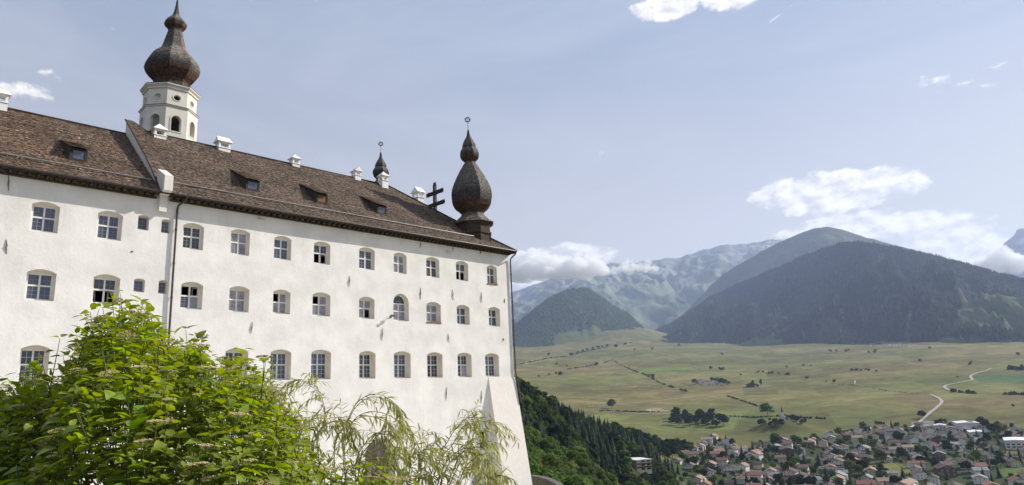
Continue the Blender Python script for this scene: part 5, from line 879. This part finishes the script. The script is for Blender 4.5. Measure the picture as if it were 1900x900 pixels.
# ------------------------------------------------------------------ village
WC = {'white': (.66, .64, .60), 'cream': (.58, .50, .38), 'pale grey': (.56, .55, .54), 'pinkish': (.66, .50, .42), 'timber': (.12, .085, .06)}
RC = {'brown': (.155, .105, .085), 'dark brown': (.085, .06, .05), 'orange': (.27, .145, .095), 'red': (.21, .10, .08), 'grey': (.25, .245, .24), 'tan': (.28, .20, .145)}
for k, c in WC.items(): mat('wall_' + k, c, .9, .07, .5, streak=.15)
for k, c in RC.items(): mat('tile_' + k, c, .85, .24, .6, col2=tuple(min(1, v * 1.3) for v in c))
mat('tile_white', (.74, .74, .73), .6, .06, .2); mat('balcony_wood', (.10, .062, .036), .85, .3, 1); mat('solar', (.05, .055, .07), .3, .1, 1)
def slot(o, m): o.material_slots[0].link = 'OBJECT'; o.material_slots[0].material = MATS[m]; return o
HP = []
for v in range(7):   # seven house types; local x along the ridge
    L, D, E_, pit = [(15, 11, 6.2, .46), (12, 10, 6.8, .5), (18, 11.5, 6.0, .42), (13, 12, 7.6, .44), (11, 9, 5.2, .52), (16, 10, 8.4, .4), (10, 8, 4.4, .5)][v]
    hz = E_ + D / 2 * pit; wb_ = MB(); a, b = L / 2, D / 2
    wb_.add([(-a, -b, -3), (a, -b, -3), (a, b, -3), (-a, b, -3), (-a, -b, E_), (a, -b, E_), (a, b, E_), (-a, b, E_), (-a, 0, hz), (a, 0, hz)], [(0, 1, 5, 4), (2, 3, 7, 6), (1, 2, 6, 9, 5), (3, 0, 4, 8, 7)])
    if v in (2, 5): wb_.add([(a * .1, -b - 2.2, -3), (a * .8, -b - 2.2, -3), (a * .8, -b, -3), (a * .1, -b, -3), (a * .1, -b - 2.2, E_ - 1), (a * .8, -b - 2.2, E_ - 1), (a * .8, -b, E_ - .6), (a * .1, -b, E_ - .6)], [(0, 1, 5, 4), (1, 2, 6, 5), (3, 0, 4, 7), (4, 5, 6, 7)])
    ov, th = .95, .28; rb_ = MB()
    for s_ in (-1, 1):
        y1, z1 = s_ * (b + ov), E_ - ov * pit + .12; z2 = hz + .12
        V = [(-a - ov, y1, z1), (a + ov, y1, z1), (a + ov, 0, z2), (-a - ov, 0, z2)]; rb_.add(V + [(x, y, z + th) for x, y, z in V], [(0, 3, 2, 1), (4, 5, 6, 7), (0, 1, 5, 4), (1, 2, 6, 5), (3, 0, 4, 7)])
    if v == 5:
        rb_.V = [(x * (.72 if abs(y) < .01 else 1), y, z) for x, y, z in rb_.V]   # hipped
        wb_.V = [(x * (.72 if abs(y) < .01 and z > E_ + .1 else 1), y, z) for x, y, z in wb_.V]
    cb = MB(); cb.box((a * .3, .5, hz - .9), (a * .3 + .8, 1.3, hz + 1.3)); cb.box((a * .3 - .1, .4, hz + 1.3), (a * .3 + .9, 1.4, hz + 1.42))
    ws = []
    nwx = max(3, int(L / 3.2)); lv = [1.2] + ([3.9] if E_ > 5 else []) + ([6.3] if E_ > 7.5 else [])
    for z in lv:
        for i in range(nwx): ws.append(((-a + L * (i + .5) / nwx), -b - .02, z, 0))
        for i in range(3): ws.append((-a - .02, -b + D * (i + .5) / 3, z, 1))
    ws.append((-a - .02, -.9, E_ + .3, 1)); ws.append((-a - .02, .9, E_ + .3, 1))
    bal = None
    if v in (0, 3, 5): bal = MB(); z = 3.2; bal.box((-a - 1.2, -b + .6, z), (-a - .03, b - .6, z + .16)); bal.box((-a - 1.2, -b + .6, z + .16), (-a - 1.08, b - .6, z + 1.05))
    HP.append(dict(wall=mesh('wall', wb_.V, wb_.F, 'wall_white'), roof=mesh('roof', rb_.V, rb_.F, 'tile_brown'), chimney=mesh('chimney', cb.V, cb.F, 'wall_white'), wins=ws, bal=bal and mesh('balcony', bal.V, bal.F, 'balcony_wood'), size=(L, D, hz)))
wmb = MB(); wmb.box((-.55, -.04, 0), (.55, .1, 1.4), 0); wmb.box((-.43, -.07, .1), (.43, .0, 1.3), 1); WIN = mesh('window', wmb.V, wmb.F, ['frame_paint', 'glass_house'], wmb.M)
def house(x, y, rz, v, wall, roof, label, group, parts=2, sc=1., name='village_house'):
    h = HP[v]; z = min(float(ground(x + dx, y + dy)) for dx in (-5, 5) for dy in (-5, 5)); e = empty(name, (x, y, z), label, 'house', group, rz); e.scale = (sc, sc, sc)
    slot(link(bpy.data.objects.new('wall', h['wall']), e), 'wall_' + wall); rf = slot(link(bpy.data.objects.new('roof', h['roof']), e), 'tile_' + roof)
    if parts > 0: slot(link(bpy.data.objects.new('chimney', h['chimney']), rf), 'wall_white' if wall != 'white' else 'wall_pale grey')
    if parts > 1:
        for wx, wy, wz, sd in h['wins']:
            # only facades turned towards the terrace show in the photograph
            nx, ny = (0, -1) if sd == 0 else (-1, 0); c, s = math.cos(rz), math.sin(rz); wxn, wyn = nx * c - ny * s, nx * s + ny * c
            if wxn * -x + wyn * (CAMY - y) < 0: continue
            o = link(bpy.data.objects.new('window', WIN), e); o.location = (wx, wy, wz); o.rotation_euler = (0, 0, 0 if sd == 0 else -math.pi / 2)
        if h['bal']: link(bpy.data.objects.new('balcony', h['bal']), e)
    return e
LM = LANDMARK; hot = LM['hotel']; blocked = [(x, y, 16) for x, y in LM.values()] + [(LM['hall'][0], LM['hall'][1], 34), (LM['flat'][0], LM['flat'][1], 30), (HILL[0][0], HILL[0][1], 48), (LM['hall3'][0], LM['hall3'][1], 22)]
def vil_ok(x, y):
    if not in_poly(x, y, VILLAGE): return False
    if any(in_poly(x, y, FIELDS[k]) for k in ('vill1', 'vill2', 'vill3', 'park5')): return False
    if any((x - a) ** 2 + (y - b) ** 2 < r * r for a, b, r in blocked): return False
    a, r = azr(x, y)
    if 21.5 < a < 25.5 and 880 < r < 1010 and rnd.random() < .75: return False
    return rnd.random() < (1. if r < 1000 else .75)
xs = [p[0] for p in VILLAGE]; ys = [p[1] for p in VILLAGE]
hs = poisson(lambda: (rnd.uniform(min(xs), max(xs)), rnd.uniform(min(ys), max(ys))), 5200, lambda x, y: rnd.uniform(20, 29), vil_ok)
hs = [p for p in hs if 7.2 < azr(*p)[0] < 32]
hs.sort(key=lambda p: azr(*p)[1]); nb = 12; per = math.ceil(len(hs) / nb)
BN = ['nearest', 'second', 'third', 'fourth', 'fifth', 'sixth', 'seventh', 'eighth', 'ninth', 'tenth', 'eleventh', 'farthest']
print('houses', len(hs))
for bi in range(nb):
    for i, (x, y) in enumerate(sorted(hs[bi * per:(bi + 1) * per], key=lambda p: -azr(*p)[0])):
        wall = rnd.choices(list(WC), (62, 18, 5, 6, 9))[0]; roof = rnd.choices(list(RC), (32, 22, 11, 6, 8, 21))[0]; r = azr(x, y)[1]
        rz = math.radians(rnd.choice((22, 22, 112, 30, -60, 10)) + rnd.uniform(-14, 14)); v = rnd.choices(range(7), (4, 4, 3, 3, 3, 2, 2))[0]
        house(x, y, rz, v, wall, roof, f'{wall} house with {roof} roof, {ordw(i)} from left in {BN[bi]} village row', 'village houses', 2 if r < 1010 else 1, rnd.uniform(.80, 1.02))
        # cottage garden trees and shrubs
for nm, wall, roof, v, rz, lb, sc in (('row1', 'white', 'orange', 1, .5, 'white house with red roof, left end of the terrace at the village edge', .9), ('row2', 'white', 'orange', 1, .5, 'white house with red roof, second of the terrace at the village edge', .95), ('row3', 'white', 'red', 1, .5, 'white house with red roof, third of the terrace at the village edge', .95), ('row4', 'white', 'red', 3, .5, 'white house with red roof, right end of the terrace at the village edge', .9), ('orange1', 'cream', 'orange', 6, .3, 'small cream house with bright orange roof left of the village meadow', 1.15), ('orange2', 'cream', 'orange', 0, .4, 'long cream house with orange roof behind the small orange one', .9), ('red1', 'white', 'red', 2, 1.9, 'white house with red roof at the bottom centre of the village', .95), ('barn', 'timber', 'dark brown', 2, .45, 'big dark timber barn house below the village meadow', 1.25), ('shed', 'timber', 'grey', 6, .3, 'grey roofed wooden shed standing alone at the village edge', 1.2)):
    house(*LM[nm], rz, v, wall, roof, lb, 'village houses', 2, sc)
def hall(name, key, L, D, H, rz, label, roofm='tile_white', wall='wall_pale grey', gable=1.6, bands=1):
    x, y = LM[key]; e = empty(name, (x, y, float(ground(x, y)) - .5), label, 'building', None, rz); mb = MB(); a, b = L / 2, D / 2; mb.box((-a, -b, -2), (a, b, H)); mb.build('wall', wall, e)
    r = MB(); r.add([(-a - .8, -b - .8, H + .01), (a + .8, -b - .8, H + .01), (a + .8, b + .8, H + .01), (-a - .8, b + .8, H + .01), (-a - .8, 0, H + gable), (a + .8, 0, H + gable), (-a - .8, -b - .8, H + .5), (a + .8, -b - .8, H + .5), (a + .8, b + .8, H + .5), (-a - .8, b + .8, H + .5), (-a - .8, 0, H + gable + .5), (a + .8, 0, H + gable + .5)], [(6, 7, 11, 10), (9, 10, 11, 8), (0, 1, 7, 6), (1, 2, 8, 11, 7), (3, 0, 6, 10, 9), (0, 3, 2, 1)]); r.build('roof', roofm, e)
    for bnd in range(bands):
        for i in range(int(L / 4)):
            MB().box((-a + 1 + i * 4, -b - .06, 1.2 + bnd * 3), (-a + 4 + i * 4, -b + .05, 2.8 + bnd * 3)).build('window', 'glass_house', e); 
        for i in range(int(D / 5)): MB().box((-a - .06, -b + 1 + i * 5, 1.2 + bnd * 3), (-a + .05, -b + 4 + i * 5, 2.8 + bnd * 3)).build('window', 'glass_house', e)
    return e
e = hall('workshop_hall', 'hall', 46, 26, 8, .35, 'large hall with bright white roof and dark skylight band at the village edge', gable=1.2); MB().box((-15, -8, 9.0), (15, -2.5, 9.72)).build('skylight', 'solar', e)
hall('workshop_hall', 'hall2', 26, 14, 5, .3, 'white roofed low hall left of the large skylight hall'); hall('workshop_hall', 'hall3', 34, 17, 5.5, .3, 'wide white roofed hall in front of the large skylight hall', gable=1.); hall('flat_hall', 'flat', 46, 20, 9, .2, 'long pale flat hall at the right edge of the village', gable=.6, bands=2)
hall('workshop_hall', 'white_low', 18, 10, 4, .5, 'small white roofed hall beside the car park'); hall('workshop_hall', 'long1', 30, 11, 5, .25, 'long brown roofed hall below the large skylight hall', roofm='tile_brown')
e = hall('guest_house', 'hotel', 18, 13, 8.5, 1.1, 'tall cream guest house with pale flat roof at the village left end', wall='wall_cream', gable=.4, bands=3)
for k in range(2): MB().box((-9.9, -7.3, 3.0 + 2.6 * k), (9.2, -6.52, 3.9 + 2.6 * k)).build('balcony', 'balcony_wood', e); MB().box((-10.1, -6., 3.0 + 2.6 * k), (-9.02, 6., 3.9 + 2.6 * k)).build('balcony', 'balcony_wood', e)
e = hall('apartment_house', 'tower_house', 30, 14, 11, .55, 'dark timber clad apartment house with white stair tower', wall='wall_timber', roofm='tile_dark brown', gable=2.4, bands=3); MB().box((-4, -8.6, -2), (1, -6.9, 12)).build('stair_tower', 'wall_white', e)
for i in range(4): MB().box((-2.4, -8.7, 1 + i * 2.8), (-.8, -8.58, 2.4 + i * 2.8)).build('window', 'glass_house', e)
# chapel on the knoll
hx, hy = HILL[0][:2]; CH = empty('chapel', (hx - 6, hy - 2, float(ground(hx - 6, hy - 2)) - .5), 'small pale chapel with pointed spire on the wooded knoll', 'chapel', None, .4)
mb = MB(); mb.add([(-8, -4, -1), (8, -4, -1), (8, 4, -1), (-8, 4, -1), (-8, -4, 6), (8, -4, 6), (8, 4, 6), (-8, 4, 6), (-8, 0, 10), (8, 0, 10)], [(0, 1, 5, 4), (2, 3, 7, 6), (1, 2, 6, 9, 5), (3, 0, 4, 8, 7)]); mb.build('nave', 'wall_pale grey', CH)
mb = MB(); mb.add([(-8.4, -4.6, 5.6), (8.4, -4.6, 5.6), (8.4, 0, 10.2), (-8.4, 0, 10.2), (8.4, 4.6, 5.6), (-8.4, 4.6, 5.6)], [(0, 1, 2, 3), (3, 2, 4, 5)]); mb.build('roof', 'tile_grey', CH)
mb = MB(); mb.box((8.02, -2.2, -1), (12.4, 2.2, 13)); mb.build('tower', 'wall_pale grey', CH); MB().lathe([(3.3, 13.01), (1.9, 15.5), (.05, 22)], 4, math.pi / 4, (10.2, 0)).build('spire', 'tile_dark brown', CH)
for s_ in (-1, 1): MB().box((9.6, s_ * 2.25 - .03, 9.5), (10.8, s_ * 2.25 + .03, 11.6)).build('window', 'glass_house', CH)
for i in range(3): MB().box((-6 + i * 5, -4.06, 2), (-5 + i * 5, -3.97, 4.6)).build('window', 'glass_house', CH)
for i in range(22):
    a = rnd.uniform(0, 6.28); q = rnd.uniform(17, 40); tree(rnd.choice('dbd'), hx + q * math.cos(a), hy + q * math.sin(a) * .9, rnd.uniform(6, 11), 'leafy tree around the chapel on the knoll', 'trees on the knoll', .4, 1.2)
# village trees
def vt_ok(x, y): return in_poly(x, y, VILLAGE) and all((x - a) ** 2 + (y - b) ** 2 > 81 for a, b in hs) and not any(in_poly(x, y, FIELDS[k]) for k in ('vill1', 'vill2', 'vill3', 'park5')) and all((x - a) ** 2 + (y - b) ** 2 > 18 ** 2 for a, b in LM.values())
def vt_gen():
    return (rnd.uniform(min(xs), max(xs)), rnd.uniform(min(ys), max(ys)))
vt = [p for p in poisson(vt_gen, 6000, 7.5, vt_ok) if 7.5 < azr(*p)[0] < 32]; rnd.shuffle(vt)
vt = sorted(vt[:420], key=lambda p: azr(*p)[1]); per = math.ceil(len(vt) / 12)
for bi in range(12):
    cnt = {}
    for x, y in sorted(vt[bi * per:(bi + 1) * per], key=lambda p: -azr(*p)[0]):
        k = rnd.choice('bbddc'); big = rnd.random() < .3; n = cnt.get(k, 0); cnt[k] = n + 1
        kd = {'b': 'green leafy garden tree', 'd': 'dark leafy garden tree', 'c': 'dark garden conifer'}[k]
        tree(k, x, y, rnd.uniform(10, 16) if big or k == 'c' else rnd.uniform(5, 8.5), f'{kd}, {ordw(n)} of its kind from left in {BN[bi]} village row', {'b': 'green village trees', 'd': 'dark village trees', 'c': 'village conifers'}[k], .4, 1.15, {'b': 'garden_tree', 'd': 'dark_garden_tree', 'c': 'garden_conifer'}[k])
for x, y, k in FARM: house(x, y, rnd.uniform(0, 1), {'w': 0, 'r': 4, 'b': 2}[k], {'w': 'white', 'r': 'cream', 'b': 'timber'}[k], {'w': 'brown', 'r': 'orange', 'b': 'brown'}[k], {'w': 'white farmhouse with brown roof in the small farmstead on the grassland', 'r': 'cream farmhouse with orange roof in the small farmstead on the grassland', 'b': 'lone dark brown barn beside two poplars on the grassland'}[k], None if k == 'b' else f'{"white" if k == "w" else "cream"} farmhouses of the farmstead', 1, 1.5 if k == 'b' else 1.25, 'farmhouse' if k != 'b' else 'barn')
for x, y in FARHOUSES: house(x, y, rnd.uniform(0, 3), rnd.randrange(4), rnd.choice(('white', 'white', 'pale grey')), rnd.choice(('brown', 'grey', 'tan')), 'tiny pale house in a hamlet at the foot of the mountains', 'far hamlet houses', 0, .8, 'hamlet_house')

# ------------------------------------------------------------------ shrubs in front of the camera
mat('leaf_bush', (.25, .34, .045), .42, .35, 9., objvar=.25, transl=.48, spec=.45); mat('leaf_willow', (.36, .38, .12), .5, .3, 7., objvar=.2, transl=.35, spec=.4)
mat('twig', (.24, .20, .10), .8, .3, 12); mat('flower_bud', (.62, .50, .20), .8, .3, 40., col2=(.70, .56, .32)); mat('flower_stalk', (.26, .26, .08), .8, .2, 9)
FWD = Vector((_f.x, _f.y, 0)).normalized(); RGT = Vector((FWD.y, -FWD.x, 0)); EYE = Vector((0, -43, 0))
def leaf_mesh(L, Wd, fold, droop, nL=5, wave=.0, seed=0):
    r = random.Random(seed); V = []; F = []
    for i in range(nL + 1):
        t = i / nL; hw = Wd / 2 * (math.sin(math.pi * min(1, t * 1.02) ** .72) ** .85) * (1 + (wave * r.uniform(-1, 1)) if 0 < i < nL else 1); hw = max(hw, .0008); z = -droop * t * t * L
        V += [(t * L, -hw, z + fold * hw + r.uniform(-1, 1) * wave * .08 * Wd), (t * L, 0, z), (t * L, hw, z + fold * hw + r.uniform(-1, 1) * wave * .08 * Wd)]
    for i in range(nL):
        o = i * 3; F += [(o, o + 3, o + 4, o + 1), (o + 1, o + 4, o + 5, o + 2)]
    return np.array(V), np.array(F)
def frame(d, up):
    d = d.normalized(); s = up.cross(d); s = s.normalized() if s.length > 1e-4 else d.orthogonal().normalized(); n = d.cross(s)
    return Matrix(((d.x, s.x, n.x), (d.y, s.y, n.y), (d.z, s.z, n.z)))
def batch(protos, items):
    VV = []; FF = []; o = 0
    for k, loc, R3, sc in items:
        v, f = protos[k]; VV.append((v * sc) @ np.array(R3).T + np.array(loc)); FF.append(f + o); o += len(v)
    return np.concatenate(VV), np.concatenate(FF)
def shrub_leaves(root, protos, items, m, nind, score):
    """the leaves that show largest are objects, the rest one mass"""
    items = sorted(items, key=score, reverse=True); ms = [mesh('leaf', v, f, m, smooth=True) for v, f in protos]; base = root.location
    for k, loc, R3, sc in items[:nind]:
        o = link(bpy.data.objects.new('leaf', ms[k]), root); M4 = R3.to_4x4() @ Matrix.Diagonal((sc, sc, sc, 1)); M4.translation = Vector(loc) - base; o.matrix_local = M4
    V, F = batch(protos, items[nind:]); o = obj('foliage', mesh('foliage', V - np.array(base), F, m, smooth=True), root); o['kind'] = 'stuff'
def view(p): q = Vector(p) - EYE; return q.dot(RGT), q.dot(FWD), q.z
# --- broad-leaved shrub with flat flower heads
BR = Vector((1.55, -38.9, float(ground(1.55, -38.9)))); BUSH = empty('flowering_shrub', BR, 'large bright green shrub with flat yellowish flower heads in the left foreground', 'shrub')
tops = sorted([(view(p)[0], p[2]) for p in BUSH_TOP]); TA = [t[0] for t in tops]; TZ = [t[1] for t in tops]
def ztop(a, d):
    return float(np.interp(a * 4.6 / d, TA, TZ)) * d / 4.6 - .16 * (d - 4.6) ** 2 - (.25 * max(0, 4.2 - d)) + .10 * math.sin(a * 7 + d * 3) + .06 * math.sin(a * 17 + d * 11) + .0
LP = [leaf_mesh(1, .62, .22, .28, 6, .16, s) for s in range(3)] + [leaf_mesh(1, .52, .30, .42, 6, .16, 7)]
items = []; stems = MB(); heads = []; UP = Vector((0, 0, 1)); tips = []
while len(tips) < 2300:
    d = rnd.uniform(3.3, 6.0); a = rnd.uniform(-.86, -.12) * d; zt = ztop(a, d); dep = abs(rnd.gauss(0, .42)); z = zt - dep
    if z < -1.55 or (dep > .25 and d > 5.2): continue
    tips.append((a, d, z, dep, None))
while len(tips) < 3400:
    d = rnd.uniform(3.5, 5.4); a = rnd.uniform(-.86, -.16) * d; dep = rnd.uniform(.3, 1.5); z = ztop(a, d) - dep
    if z > -1.5: tips.append((a, d, z, dep, None))
for s in BUSH_SPIKES:
    for q in range(2): P0 = Vector(s[2]) + Vector((rnd.uniform(-.03, .03), rnd.uniform(-.05, .05), -.12 * q)); a, d, z = view(P0); tips.append((a, d, z, 0, Vector(s[1])))
for ti, (a, d, z, dep, spk) in enumerate(tips):
    tip = EYE + RGT * a + FWD * d + UP * z; ax = Vector((rnd.gauss(0, .3), rnd.gauss(0, .3), 1)) + (tip - (BR + Vector((0, 0, .8)))).normalized() * .55; ax.normalize()
    L = rnd.uniform(.16, .30) if spk is None else .42; st = tip - ax * L
    stems.tube([st, st.lerp(tip, .5), tip], [.0035, .003, .0015], 4, cap=False)
    npair = rnd.choice((3, 3, 4)) if spk is None else 5; ph = rnd.uniform(0, 6.28); side = ax.orthogonal().normalized()
    for k in range(npair):
        f = 1 - k / npair; node = st.lerp(tip, f)
        for sg in (0, math.pi):
            an = ph + sg + (k % 2) * math.pi / 2 + rnd.gauss(0, .2); h = Matrix.Rotation(an, 3, ax) @ side
            dv = h * rnd.uniform(.8, 1.1) + ax * (rnd.uniform(.25, .8) if k == 0 else rnd.uniform(-.1, .45)); dv.normalize(); R3 = frame(dv, (UP + Vector((rnd.gauss(0, .35), rnd.gauss(0, .35), .2)) + SUN * .5).normalized())
            sz = rnd.uniform(.052, .098) * rnd.choice((1, 1, 1, 1.3)) * (1. if k else .75); items.append((rnd.randrange(4), tuple(node + dv * .012), R3, sz))
    if dep < .3 and rnd.random() < .24 and spk is None: heads.append((tip + ax * .02, ax))
for k in range(45):   # woody framework
    a, d, z, dep, _ = tips[rnd.randrange(2200)]; tip = EYE + RGT * a + FWD * d + UP * z; b0 = BR + Vector((rnd.gauss(0, .25), rnd.gauss(0, .25), -.1)); mid = b0.lerp(tip, .5) + Vector((rnd.gauss(0, .12), rnd.gauss(0, .12), .12))
    stems.tube([b0, b0.lerp(mid, .5), mid, mid.lerp(tip, .5), tip - UP * .1], [.014, .011, .008, .006, .003], 5, cap=False)
def bscore(it): a, d, z = view(it[1]); return it[3] / d - (10 if not (-.74 < a / d < -.1) or z / d < -.2 else 0) + .02 * (z - ztop(a, d))
o = stems.build('stems', mat('green_stem', (.10, .105, .04), .7, .3, 12), BUSH); o.data.transform(Matrix.Translation(-BR)); o['kind'] = 'stuff'
shrub_leaves(BUSH, LP, items, 'leaf_bush', 300, bscore)
hm = MB()
for i in range(120):
    rr = .045 * math.sqrt(rnd.random()); t = rnd.uniform(0, 6.28); x, y = rr * math.cos(t), rr * math.sin(t); z = .02 - rr * rr * 3 + rnd.uniform(-.002, .003); s = rnd.uniform(.0024, .0042)
    hm.add([(x, y, z + s), (x + s, y, z), (x, y + s, z), (x - s, y, z), (x, y - s, z), (x, y, z - s)], [(0, 1, 2), (0, 2, 3), (0, 3, 4), (0, 4, 1), (5, 2, 1), (5, 3, 2), (5, 4, 3), (5, 1, 4)], 0)
    if i % 8 == 0: hm.tube([(0, 0, -.02), (x * .7, y * .7, z - .008), (x, y, z - .003)], .0011, 3, 1, cap=False)
HM = mesh('flower_head', hm.V, hm.F, ['flower_bud', 'flower_stalk'], hm.M)
for p, ax in heads[:190]:
    o = link(bpy.data.objects.new('flower_head', HM), BUSH); M4 = frame((ax.orthogonal()), (ax + UP).normalized()).to_4x4(); s = rnd.uniform(.75, 1.2); M4 = M4 @ Matrix.Diagonal((s, s, s, 1)); M4.translation = p - BR; o.matrix_local = M4
print('bush leaves', len(items), 'heads', len(heads))
# --- willow with narrow drooping leaves
WR = Vector((3.0, -38.7, float(ground(3.0, -38.7)))); WIL = empty('willow_shrub', WR, 'airy willow with arching twigs and narrow pale leaves in front of the wall', 'shrub')
WP = [leaf_mesh(1, .155, .25, .35, 5, .05, 3), leaf_mesh(1, .13, .3, .6, 5, .05, 4), leaf_mesh(1, .17, .2, .1, 5, .05, 5)]; items = []; stems = MB()
def catmull(P, n=7):
    P = [Vector(p) for p in P]; P = [P[0] * 2 - P[1]] + P + [P[-1] * 2 - P[-2]]; o = []
    for i in range(1, len(P) - 2):
        for k in range(n): t = k / n; o.append(.5 * ((2 * P[i]) + (P[i + 1] - P[i - 1]) * t + (2 * P[i - 1] - 5 * P[i] + 4 * P[i + 1] - P[i + 2]) * t * t + (3 * P[i] - P[i - 1] - 3 * P[i + 1] + P[i + 2]) * t ** 3))
    return o + [P[-2]]
def leafy_twig(P, r0, f0, step, ls):
    stems.tube(P, [max(.0009, r0 * (1 - .85 * i / (len(P) - 1))) for i in range(len(P))], 4, cap=False); s = 0; nxt = 0; tot = sum((b - a).length for a, b in zip(P[:-1], P[1:])); sd = rnd.choice((0, math.pi))
    for a, b in zip(P[:-1], P[1:]):
        dl = (b - a).length
        while nxt < s + dl:
            if nxt / tot > f0:
                p = a.lerp(b, (nxt - s) / max(dl, 1e-6)); t = (b - a).normalized(); sd += math.pi + rnd.gauss(0, .5); h = Matrix.Rotation(sd, 3, t) @ t.orthogonal().normalized()
                dv = (t * rnd.uniform(.5, 1.) + h * rnd.uniform(.45, .9) + Vector((0, 0, -rnd.uniform(.15, .7)))).normalized(); items.append((rnd.randrange(3), tuple(p), frame(dv, (UP + Vector((rnd.gauss(0, .5), rnd.gauss(0, .5), 0))).normalized()), ls * rnd.uniform(.7, 1.25)))
            nxt += step * rnd.uniform(.7, 1.3)
        s += dl
for L in WILLOW:
    for rep in range(2):
        off = Vector((0, 0, 0)) if rep == 0 else FWD * rnd.uniform(-.3, .5) + RGT * rnd.uniform(-.16, .16) + UP * rnd.uniform(-.16, .0); P = [Vector(p) + off * (i / len(L)) + (WR + Vector((0, 0, .1)) - Vector(p)) * (.0 if i else .5) for i, p in enumerate(L)]; P = catmull(P); leafy_twig(P, .005, .42, .022, .082)
        for k in range(7):
            i = rnd.randrange(int(len(P) * .4), len(P) - 3); p = P[i]; t = (P[i + 1] - P[i]).normalized(); d = (t * .6 + Vector((rnd.gauss(0, .5), rnd.gauss(0, .5), rnd.uniform(-.1, .5)))).normalized(); ln = rnd.uniform(.10, .26); q = [p]
            for m_ in range(5): d = (d + Vector((0, 0, -.28))).normalized(); q.append(q[-1] + d * ln / 5)
            leafy_twig(q, .0022, .05, .02, .075)
def wscore(it): a, d, z = view(it[1]); return it[3] / d - (10 if not (-.5 < a / d < .05) or z / d < -.13 else 0)
o = stems.build('twigs', 'twig', WIL); o.data.transform(Matrix.Translation(-WR)); o['kind'] = 'stuff'
shrub_leaves(WIL, WP, items, 'leaf_willow', 300, wscore)
print('willow leaves', len(items))

HAZE = 4.4e-5
# ------------------------------------------------------------------ air
hz = MB(); hz.box((-26000, -26500, -160), (26000, 26500, 3300)); hm_ = bpy.data.materials.new('haze'); hm_.use_nodes = True; t = NT(hm_.node_tree); t.n.clear()
pvn = t.new('ShaderNodeVolumePrincipled'); pvn.inputs['Color'].default_value = (.54, .66, 1., 1); pvn.inputs['Density'].default_value = HAZE; pvn.inputs['Anisotropy'].default_value = .25
t.l.new(pvn.outputs[0], t.new('ShaderNodeOutputMaterial').inputs['Volume'])
tag(hz.build('haze', hm_), 'thin pale summer haze filling the valley air', 'haze', kind='stuff')
# clouds resting against the back mountain: closed bodies of dense white vapour
cm = bpy.data.materials.new('cloud'); cm.use_nodes = True; t = NT(cm.node_tree); t.n.clear(); pv2 = t.new('ShaderNodeVolumePrincipled'); pv2.inputs['Color'].default_value = (1, 1, 1, 1); pv2.inputs['Density'].default_value = .011; pv2.inputs['Anisotropy'].default_value = .2
t.l.new(pv2.outputs[0], t.new('ShaderNodeOutputMaterial').inputs['Volume'])
bmi = bmesh.new(); bmesh.ops.create_icosphere(bmi, subdivisions=2, radius=1); IV = np.array([v.co[:] for v in bmi.verts]); bmi.verts.index_update(); IF = np.array([[v.index for v in f.verts] for f in bmi.faces])
def cloud(az0, az1, e0, e1, dist, n, rad, label):
    VV = []; FF = []; o = 0
    for i in range(n):
        u = rnd.random(); az = az0 + (az1 - az0) * u; prof = (math.sin(math.pi * u) ** .6) * (.45 + 1.1 * float(vnoise(np.array(u * 6.), np.array(az0), 5))); v = rnd.random() ** 1.2 * prof; el = e0 + (e1 - e0) * v
        d = dist + rnd.gauss(0, 90); r = rad * rnd.uniform(.3, 1.) ** 1.3 * (1 - .5 * v) * (.45 + .55 * prof); a = math.radians(az); P_ = np.array([d * math.cos(a), CAMY + d * math.sin(a), d * el]); VV.append(IV * r * np.array([1, 1, .75]) + P_); FF.append(IF + o); o += len(IV)
    src = bpy.data.objects.new('cloud_source', mesh('cloud_source', np.concatenate(VV), np.concatenate(FF), cm)); COL.objects.link(src)
    rm = src.modifiers.new('r', 'REMESH'); rm.mode = 'VOXEL'; rm.voxel_size = 11; dg = bpy.context.evaluated_depsgraph_get(); me = bpy.data.meshes.new_from_object(src.evaluated_get(dg)); bpy.data.objects.remove(src)
    V = np.zeros(len(me.vertices) * 3); me.vertices.foreach_get('co', V); V = V.reshape(-1, 3); N = np.zeros(len(V) * 3); me.vertices.foreach_get('normal', N); N = N.reshape(-1, 3)
    k = 22 * fbm(V[:, 0] / 60 + V[:, 2] / 45, V[:, 1] / 60 - V[:, 2] / 50, 4, 3); V = V + N * k[:, None]; me.vertices.foreach_set('co', V.ravel()); me.update()
    me.materials.clear(); me.materials.append(cm); tag(obj('cloud', me), label, 'cloud', kind='stuff')
cloud(47.5, 36.3, .174, .208, 8300, 260, 150, 'white cumulus cloud resting on the left ridge'); cloud(36.9, 32.0, .1725, .188, 7900, 90, 80, 'small white cloud drifting in front of the back mountain')
cloud(10.6, 6.4, .122, .150, 10900, 120, 150, 'white cloud drifting past the far peak at the right edge')
